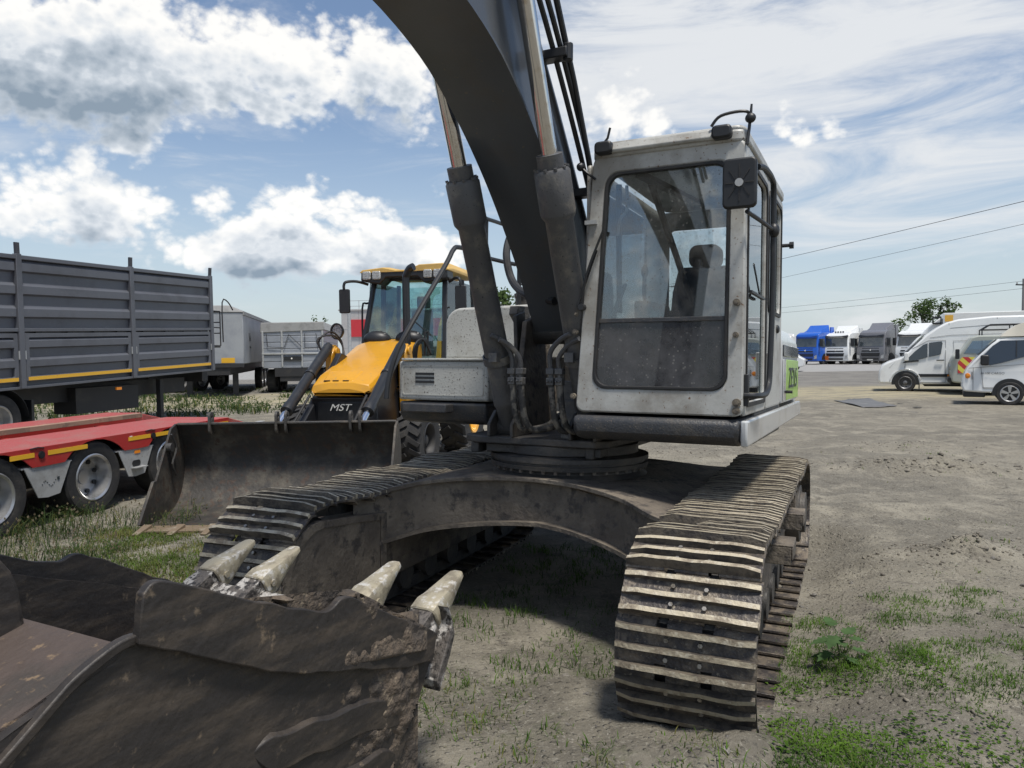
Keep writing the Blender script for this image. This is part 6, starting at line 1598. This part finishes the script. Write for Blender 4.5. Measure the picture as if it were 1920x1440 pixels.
def white_car():
    c = on_ground(1462, 697)
    V = empty('parked_car', (c.x, c.y+1, 0), pi*.86, 'small white car half hidden behind the excavator housing', 'car')
    prof = [(-1.9, .35), (-1.95, .8), (-1.6, 1.0), (-1.2, 1.40), (.2, 1.44), (.9, 1.0), (1.75, .85), (1.85, .4), (1.6, .3), (-1.7, .3)]
    b, wy = body_loft(prof, .85, .12, .8, 1.45, 'body', M_white, V, .06)
    side_plate([(-1.3, .98), (-1.05, 1.34), (.1, 1.36), (.65, .98)], wy, 0, .01, 'side_window', M_darkglass, b)
    for x in (1.2, -1.25):
        wheel(V, (x, .78, .3), .3, .2, .19, side=1); wheel(V, (x, -.78, .3), .3, .2, .19, side=-1)
white_car()
# ------------------------------------------------------------------ vegetation, stones, wires
def leaf_mat(name, c1, c2, s=2.):
    m = bpy.data.materials.new(name); m.use_nodes = True
    nt = m.node_tree; N, L = nt.nodes, nt.links; N.clear()
    out = N.new('ShaderNodeOutputMaterial'); tc = N.new('ShaderNodeTexCoord')
    n = N.new('ShaderNodeTexNoise'); n.inputs['Scale'].default_value = s; n.inputs['Detail'].default_value = 5; L.new(tc.outputs['Object'], n.inputs['Vector'])
    mr = N.new('ShaderNodeMapRange'); mr.inputs[1].default_value = .38; mr.inputs[2].default_value = .62; L.new(n.outputs[0], mr.inputs[0])
    mx = N.new('ShaderNodeMix'); mx.data_type = 'RGBA'; mx.inputs[6].default_value = (*c1, 1); mx.inputs[7].default_value = (*c2, 1); L.new(mr.outputs[0], mx.inputs[0])
    d = N.new('ShaderNodeBsdfDiffuse'); t = N.new('ShaderNodeBsdfTranslucent'); L.new(mx.outputs[2], d.inputs[0]); L.new(mx.outputs[2], t.inputs[0])
    ms = N.new('ShaderNodeMixShader'); ms.inputs[0].default_value = .4; L.new(d.outputs[0], ms.inputs[1]); L.new(t.outputs[0], ms.inputs[2]); L.new(ms.outputs[0], out.inputs[0])
    MATS[name] = m
    return m
G1 = leaf_mat('grass_green', (.12, .21, .035), (.06, .115, .025), 4.)
G2 = leaf_mat('grass_dry', (.20, .19, .07), (.10, .13, .04), 2.5)
G3 = leaf_mat('weed_dark', (.045, .075, .03), (.07, .10, .04), 3.)
G4 = leaf_mat('seed_heads', (.34, .29, .20), (.24, .20, .13), 5.)
G5 = leaf_mat('tree_leaf', (.085, .13, .045), (.05, .08, .03), .6)
def in_track(x, y):
    q = MT.inverted() @ Vector((x, y, 0))
    return abs(abs(q.y)-G2_) < .33 and abs(q.x) < 2.05
G2_ = 1.195
def in_bucket(x, y):
    q = MU.inverted() @ Vector((x, y, 0))
    return abs(q.y) < .68 and 2.85 < q.x < 4.6
def grass(name, area, count, h, w, mats, thresh, f, label, cat='grass', blades=(4, 9), seed=1, spread=.035, leafy=0., heads=0.):
    rnd = random.Random(seed); mb_v, mb_f, mb_m = [], [], []
    x0, x1, y0, y1 = area; n = 0; tries = 0
    while n < count and tries < count*30:
        tries += 1
        x, y = rnd.uniform(x0, x1), rnd.uniform(y0, y1)
        k = noise.noise(Vector((x*f, y*f, seed*3.1)))+.5*noise.noise(Vector((x*f*2.7, y*f*2.7, seed)))
        if k < thresh+rnd.uniform(-.18, .10) or in_track(x, y) or in_bucket(x, y): continue
        n += 1; z = th(x, y)-.004
        s = rnd.uniform(.45, 1.25)*(.7+.6*max(0, k))
        for b in range(rnd.randint(*blades)):
            a = rnd.uniform(0, 2*pi); bx, by = x+rnd.gauss(0, spread), y+rnd.gauss(0, spread)
            hh = h*s*rnd.uniform(.5, 1.2); ln = rnd.uniform(.2, 1.5)*hh; ww = w*rnd.uniform(.7, 1.4)
            dx, dy = cos(a), sin(a); px_, py_ = -dy*ww/2, dx*ww/2; o = len(mb_v)
            if rnd.random() < leafy:
                zz = z+rnd.uniform(.2, 1.)*hh; L_ = ww*rnd.uniform(3, 5); W_ = ww*1.3
                mb_v += [(bx, by, zz), (bx+dx*L_*.5-dy*W_, by+dy*L_*.5+dx*W_, zz+L_*.18), (bx+dx*L_, by+dy*L_, zz+L_*.05), (bx+dx*L_*.5+dy*W_, by+dy*L_*.5-dx*W_, zz+L_*.18)]
                mb_f.append((o, o+1, o+2, o+3)); mb_m.append(0)
            else:
                mb_v += [(bx-px_, by-py_, z), (bx+px_, by+py_, z), (bx+dx*ln*.35+px_*.8, by+dy*ln*.35+py_*.8, z+hh*.6), (bx+dx*ln*.35-px_*.8, by+dy*ln*.35-py_*.8, z+hh*.6), (bx+dx*ln, by+dy*ln, z+hh*rnd.uniform(.8, 1.))]
                mb_f += [(o, o+1, o+2, o+3), (o+3, o+2, o+4)]; mm = 1 if (len(mats) > 1 and rnd.random() < .25) else 0; mb_m += [mm, mm]
            if heads and rnd.random() < heads:
                o = len(mb_v); tx, ty, tz = bx+dx*ln, by+dy*ln, z+hh
                for q in range(3):
                    aa = rnd.uniform(0, 6.3); r_ = w*1.6; o = len(mb_v)
                    mb_v += [(tx, ty, tz-r_), (tx+cos(aa)*r_, ty+sin(aa)*r_, tz+r_*.4), (tx, ty, tz+r_*2), (tx-cos(aa)*r_, ty-sin(aa)*r_, tz+r_*.4)]; mb_f.append((o, o+1, o+2, o+3)); mb_m.append(len(mats)-1)
    me = bpy.data.meshes.new(name); me.from_pydata(mb_v, [], mb_f)
    for m in mats: me.materials.append(m)
    me.polygons.foreach_set('material_index', mb_m)
    o = bpy.data.objects.new(name, me); COL.objects.link(o); o['kind'] = 'stuff'; tag(o, label, cat); return o
grass('grass', (.9, 4.8, 2.1, 4.9), 3400, .042, .0040, [G1, G1, G2], .0, 1.15, 'patchy short green grass in the right foreground', seed=1, blades=(7, 15))
grass('grass', (-.9, 1.3, 2.1, 3.8), 400, .045, .0045, [G1, G2], .16, 1.8, 'sparse green tufts on the dirt between bucket and track', seed=2)
grass('grass', (-4.0, -1.7, 4.3, 7.0), 4200, .055, .005, [G2, G1], -.10, 1.1, 'dry yellowish grass beside the left track', seed=3)
grass('grass', (-1.2, 1.6, 3.8, 6.8), 420, .07, .005, [G1, G3], .12, 1.2, 'dark grass growing under the excavator', seed=4)
grass('weeds', (-5.1, -3.2, 5.6, 7.75), 420, .22, .006, [G3, G2, G4], -.02, 1.4, 'tall weeds with pale seed heads by the red trailer wheels', 'weeds', seed=5, spread=.06, leafy=.35, heads=.10)
grass('weeds', (-20, -5.0, 19, 33.5), 1100, .22, .03, [G3, G2], -.05, .35, 'weeds growing under the parked trailers', 'weeds', seed=6, spread=.18, leafy=.3)
grass('ground_cover', (1.0, 2.1, 2.4, 3.75), 300, .040, .005, [G1, G3], .08, 1.9, 'small-leaved ground cover beside the right track', 'weeds', seed=7, spread=.04, leafy=.85)
grass('grass', (2.0, 7.5, 4.6, 12), 130, .035, .005, [G1, G2], .3, .8, 'scattered thin tufts across the yard', seed=8)

def big_weed():
    c = on_ground(1572, 1222); z = th(c.x, c.y)
    W_ = empty('weed_plant', (c.x, c.y, z), 0, 'broad-leaved green weed growing just right of the track', 'plant')
    W_.scale = (.82, .82, .82)
    m_ = MB(); m_.tube([(0, 0, -.01), (.01, .005, .08), (-.01, .01, .17)], .005, 6); m_.build('stem', G3, W_)
    rnd = random.Random(4); lm = leaf_mat('broad_leaf', (.10, .17, .07), (.07, .12, .05), 14)
    for i in range(13):
        a = i*2.4+.3; r0 = .05+.012*(i % 3); zz = .06+.014*i; L_ = rnd.uniform(.10, .15); tilt = rnd.uniform(-.35, .35)
        d = Vector((cos(a), sin(a), tilt)).normalized(); s = Vector((-sin(a), cos(a), 0)); u = s.cross(d)*-1
        base = Vector((cos(a)*.01, sin(a)*.01, zz)); p0 = base+d*r0
        m_ = MB(); m_.tube([base, p0], .0025, 5)
        half = [(0, .0), (.08, .22), (.20, .36), (.27, .22), (.42, .38), (.50, .20), (.66, .26), (.74, .12), (1, 0)]
        vs_ = [p0+d*(t*L_)+u*(-.10*t*t*L_) for t, w in half]; n = len(half)
        for sg in (1, -1): vs_ += [p0+d*(t*L_)+s*(sg*w*L_)+u*(.12*w*L_-.10*t*t*L_) for t, w in half]
        fs = [(i_, i_+1, n+i_+1, n+i_) for i_ in range(n-1)]+[(i_, 2*n+i_, 2*n+i_+1, i_+1) for i_ in range(n-1)]
        m_.add(vs_, fs); m_.build('leaf', lm, W_)
big_weed()
def stone_mesh(seed):
    bm = bmesh.new(); bmesh.ops.create_icosphere(bm, subdivisions=2, radius=1)
    for v in bm.verts:
        k = 1+.45*noise.noise(v.co*1.3+Vector((seed*7, 0, 0)))+.2*noise.noise(v.co*3+Vector((0, seed*5, 0)))
        v.co = Vector((v.co.x*k, v.co.y*k*.7, round(v.co.z*k*3)/3*.38))
    me = bpy.data.meshes.new('stone'); bm.to_mesh(me); bm.free(); me.materials.append(M_stone); return me
M_stone = mat('field_stone', (.20, .185, .16), .85, 0, (.11, .10, .09), 9, (.45, .6), (.34, .32, .28), 30, (.6, .7), bump=.5, bs=20, var=.35)
SM = [stone_mesh(i) for i in range(5)]
rnd = random.Random(11)
n = 0
while n < 110:
    x, y = rnd.uniform(.9, 5.2), rnd.uniform(2.2, 6.2)
    if rnd.random() < .25: x, y = rnd.uniform(-.8, 1.2), rnd.uniform(2.3, 5.5)
    if in_track(x, y) or in_bucket(x, y): continue
    if noise.noise(Vector((x*1.1, y*1.1, 4))) < -.05: continue
    o = bpy.data.objects.new('stone', SM[n % 5]); COL.objects.link(o); o.parent = ground
    s = rnd.choice((.010, .012, .014, .018, .022, .034)); o.scale = (s, s, s); o.location = (x, y, th(x, y)+s*.15); o.rotation_euler = (rnd.uniform(-.3, .3), rnd.uniform(-.3, .3), rnd.uniform(0, 6)); n += 1
mb = MB()
for i in range(3800):
    x, y = rnd.uniform(-3.5, 6.5), rnd.uniform(2.0, 9)
    if rnd.random() < .5: x, y = rnd.uniform(-.9, 4.5), rnd.uniform(2.1, 4.5)
    if in_bucket(x, y): continue
    s = rnd.uniform(.003, .009); z = th(x, y)+s*.2; a = rnd.uniform(0, 6)
    q = [Vector((cos(a+t)*s*rnd.uniform(.7, 1.3), sin(a+t)*s*rnd.uniform(.7, 1.3), 0)) for t in (0, 2.1, 4.2)]
    mb.add([(x, y, z+s*.7)]+[(x+p.x, y+p.y, z-s*.3) for p in q], [(0, 1, 2), (0, 2, 3), (0, 3, 1)])
pb = mb.build('gravel', mat('gravel_bits', (.27, .25, .21), .85, 0, (.12, .11, .10), 5, (.4, .6))); pb['kind'] = 'stuff'; tag(pb, 'small gravel scattered over the dirt yard', 'gravel')
mb = MB()
for mx_, my_, sx, sy, h in MOUNDS[2:10]:
    for i in range(90):
        x, y = rnd.gauss(mx_, sx*.75), rnd.gauss(my_, sy*.8); s = rnd.uniform(.006, .026)*(1.2 if h > .1 else .7); z = th(x, y)
        mb.ell((x, y, z+s*.15), (s*rnd.uniform(.7, 1.4), s*rnd.uniform(.7, 1.3), s*rnd.uniform(.5, .9)), 6, 4)
for p in mb.v: p += Vector((noise.noise(p*35), noise.noise(p*35+Vector((3, 0, 0))), noise.noise(p*35+Vector((0, 5, 0)))))*.012
cl = mb.build('dirt_clods', mat('clod_dirt', (.20, .18, .145), .95, 0, (.14, .125, .105), 12, (.45, .6), bump=.4), ang=180); cl['kind'] = 'stuff'; tag(cl, 'crumbled dirt clods on the low ridges right of the excavator', 'dirt')

# plastic sheet lying on the yard
c1, c2 = on_ground(1565, 752), on_ground(1680, 764)
mb = MB(); nx = 14; ny = 8
P00, P10, P11, P01 = on_ground(1563, 751), on_ground(1630, 749), on_ground(1682, 763), on_ground(1618, 765)
vs_ = []
for j in range(ny+1):
    for i in range(nx+1):
        u, v = i/nx, j/ny; p = (P00*(1-u)+P10*u)*(1-v)+(P01*(1-u)+P11*u)*v
        vs_.append((p.x, p.y, th(p.x, p.y)+.02+.03*abs(noise.noise(Vector((u*6, v*5, 2))))))
mb.add(vs_, [(j*(nx+1)+i, j*(nx+1)+i+1, (j+1)*(nx+1)+i+1, (j+1)*(nx+1)+i) for j in range(ny) for i in range(nx)])
ms = mb.build('plastic_sheet', mat('dark_sheet', (.105, .104, .103), .55, 0, (.16, .155, .145), 3, (.5, .7)), ang=80); so = ms.modifiers.new('solid', 'SOLIDIFY'); so.thickness = .006
tag(ms, 'dark plastic sheet lying flat on the dirt in front of the van', 'sheet')
for px_, py_, s in ((1720, 765, .10), (1712, 772, .12), (1688, 757, .07)):
    p = on_ground(px_, py_); mb = MB(); mb.box(-s, s, -.03, .04, 0, .015); mb.hexa([(-s*.3, .03, .0), (s*.6, .02, .0), (s*.5, .09, .0), (-s*.2, .10, .0), (-s*.3, .03, .02), (s*.6, .02, .012), (s*.5, .09, .02), (-s*.2, .10, .014)])
    o = mb.build('debris_scrap', M_black); o.parent = ground; o.location = (p.x, p.y, th(p.x, p.y)+.005)

def tree(px, Y, w, zb, zt, label, seed, n=1500):
    c = at_depth(px, 640, Y); rnd = random.Random(seed)
    T = empty('tree', (c.x, c.y, 0), 0, label, 'tree', 'trees beyond the trucks')
    m_ = MB(); m_.tube([(0, 0, -.1), (.1, 0, zb*.6), (0, .1, zb+.5), (.1, 0, zt*.8)], lambda t: .16*(1-t)+.03, 8, smooth=3)
    cl = []
    for i in range(16):
        a = rnd.uniform(0, 6.28); zz = rnd.uniform(zb, zt); k = (zz-zb)/(zt-zb); r = w*.55*rnd.uniform(.25, 1.)*(1.1-.65*k**1.5); e = Vector((cos(a)*r, sin(a)*r, zz)); cl.append((e, rnd.uniform(.3, .6)*w*.40))
        m_.tube([(0, 0, zz*.75), e*.6+Vector((0, 0, zz*.35)), e], lambda t: .05*(1-t)+.012, 5)
    m_.build('trunk', mat('bark', (.10, .085, .07), .9), T)
    vs_, fs = [], []
    for i in range(n):
        e, r = rnd.choice(cl); d = Vector((rnd.gauss(0, 1), rnd.gauss(0, 1), rnd.gauss(0, .8))); d = d.normalized()*r*rnd.random()**.4
        p = e+d; s = rnd.uniform(.10, .22); a = Vector((rnd.gauss(0, 1), rnd.gauss(0, 1), rnd.gauss(0, 1))).normalized(); b = a.orthogonal().normalized(); o = len(vs_)
        vs_ += [p-a*s, p+b*s*.6, p+a*s, p-b*s*.6]; fs.append((o, o+1, o+2, o+3))
    me = bpy.data.meshes.new('crown'); me.from_pydata([tuple(v) for v in vs_], [], fs); me.materials.append(G5)
    o = bpy.data.objects.new('crown', me); COL.objects.link(o); o.parent = T
tree(1728, 80, 4.4, 2.4, 6.5, 'larger leafy tree rising behind the white trucks', 21, 2000)
tree(1776, 82, 2.6, 3.0, 6.7, 'narrower leafy tree just right of the larger one', 22, 1100)
tree(603, 70, 2.4, 2.6, 5.0, 'thin bare-looking treetop above the silver tipper trailer', 23, 160)
tree(952, 46, 3.0, 2.0, 5.2, 'slender treetop showing behind the boom and tank', 24, 500)

def pole(px, Y, h, label):
    c = at_depth(px, 640, Y); T = empty('utility_pole', (c.x, c.y, 0), radians(20), label, 'pole')
    m_ = MB(); m_.cyl((0, 0, -.2), (0, 0, h), .16, .11, n=10); m_.build('shaft', mat('pole_concrete', (.22, .21, .20), .8), T)
    m_ = MB(); m_.beam((-.9, 0, h-.5), (.9, 0, h-.5), .1, .1); m_.build('cross_arm', M_greydk, T)
    for x in (-.8, 0, .8):
        m_ = MB(); m_.lathe([(0, .03), (.05, .06), (.10, .04), (.15, .06), (.2, .0)], (x, 0, h-.45), (0, 0, 1), 8); m_.build('insulator', M_galv, T)
    return Vector((c.x, c.y, h))
pole(1918, 60, 6.9, 'utility pole standing at the right edge of the picture')
def wire(p0, p1, sag, r, label):
    p0, p1 = Vector(p0), Vector(p1); m_ = MB()
    m_.tube([p0.lerp(p1, t/24)-Vector((0, 0, sag*4*(t/24)*(1-t/24))) for t in range(25)], r, 5)
    tag(m_.build('overhead_wire', M_greydk), label, 'wire', 'overhead power lines')
a1 = at_depth(1150, 556, 95); 
wire(at_depth(2500, 236, 25), at_depth(1250, 534, 80), .12, .016, 'thick upper overhead wire crossing the sky right of the cab')
wire(at_depth(2500, 288, 25), at_depth(1250, 566, 80), .12, .010, 'thinner overhead wire just below the thick one')
wire(at_depth(1917, 527, 60), at_depth(1300, 592, 92), .15, .012, 'faint wire running left from the utility pole, upper')
wire(at_depth(1917, 541, 60), at_depth(1300, 600, 92), .15, .012, 'faint wire running left from the utility pole, lower')
pole(1252, 80, at_depth(1250, 534, 80).z+.3, 'far utility pole behind the excavator cab')
pole(1300, 92, at_depth(1300, 592, 92).z+.4, 'shorter far utility pole behind the excavator cab')
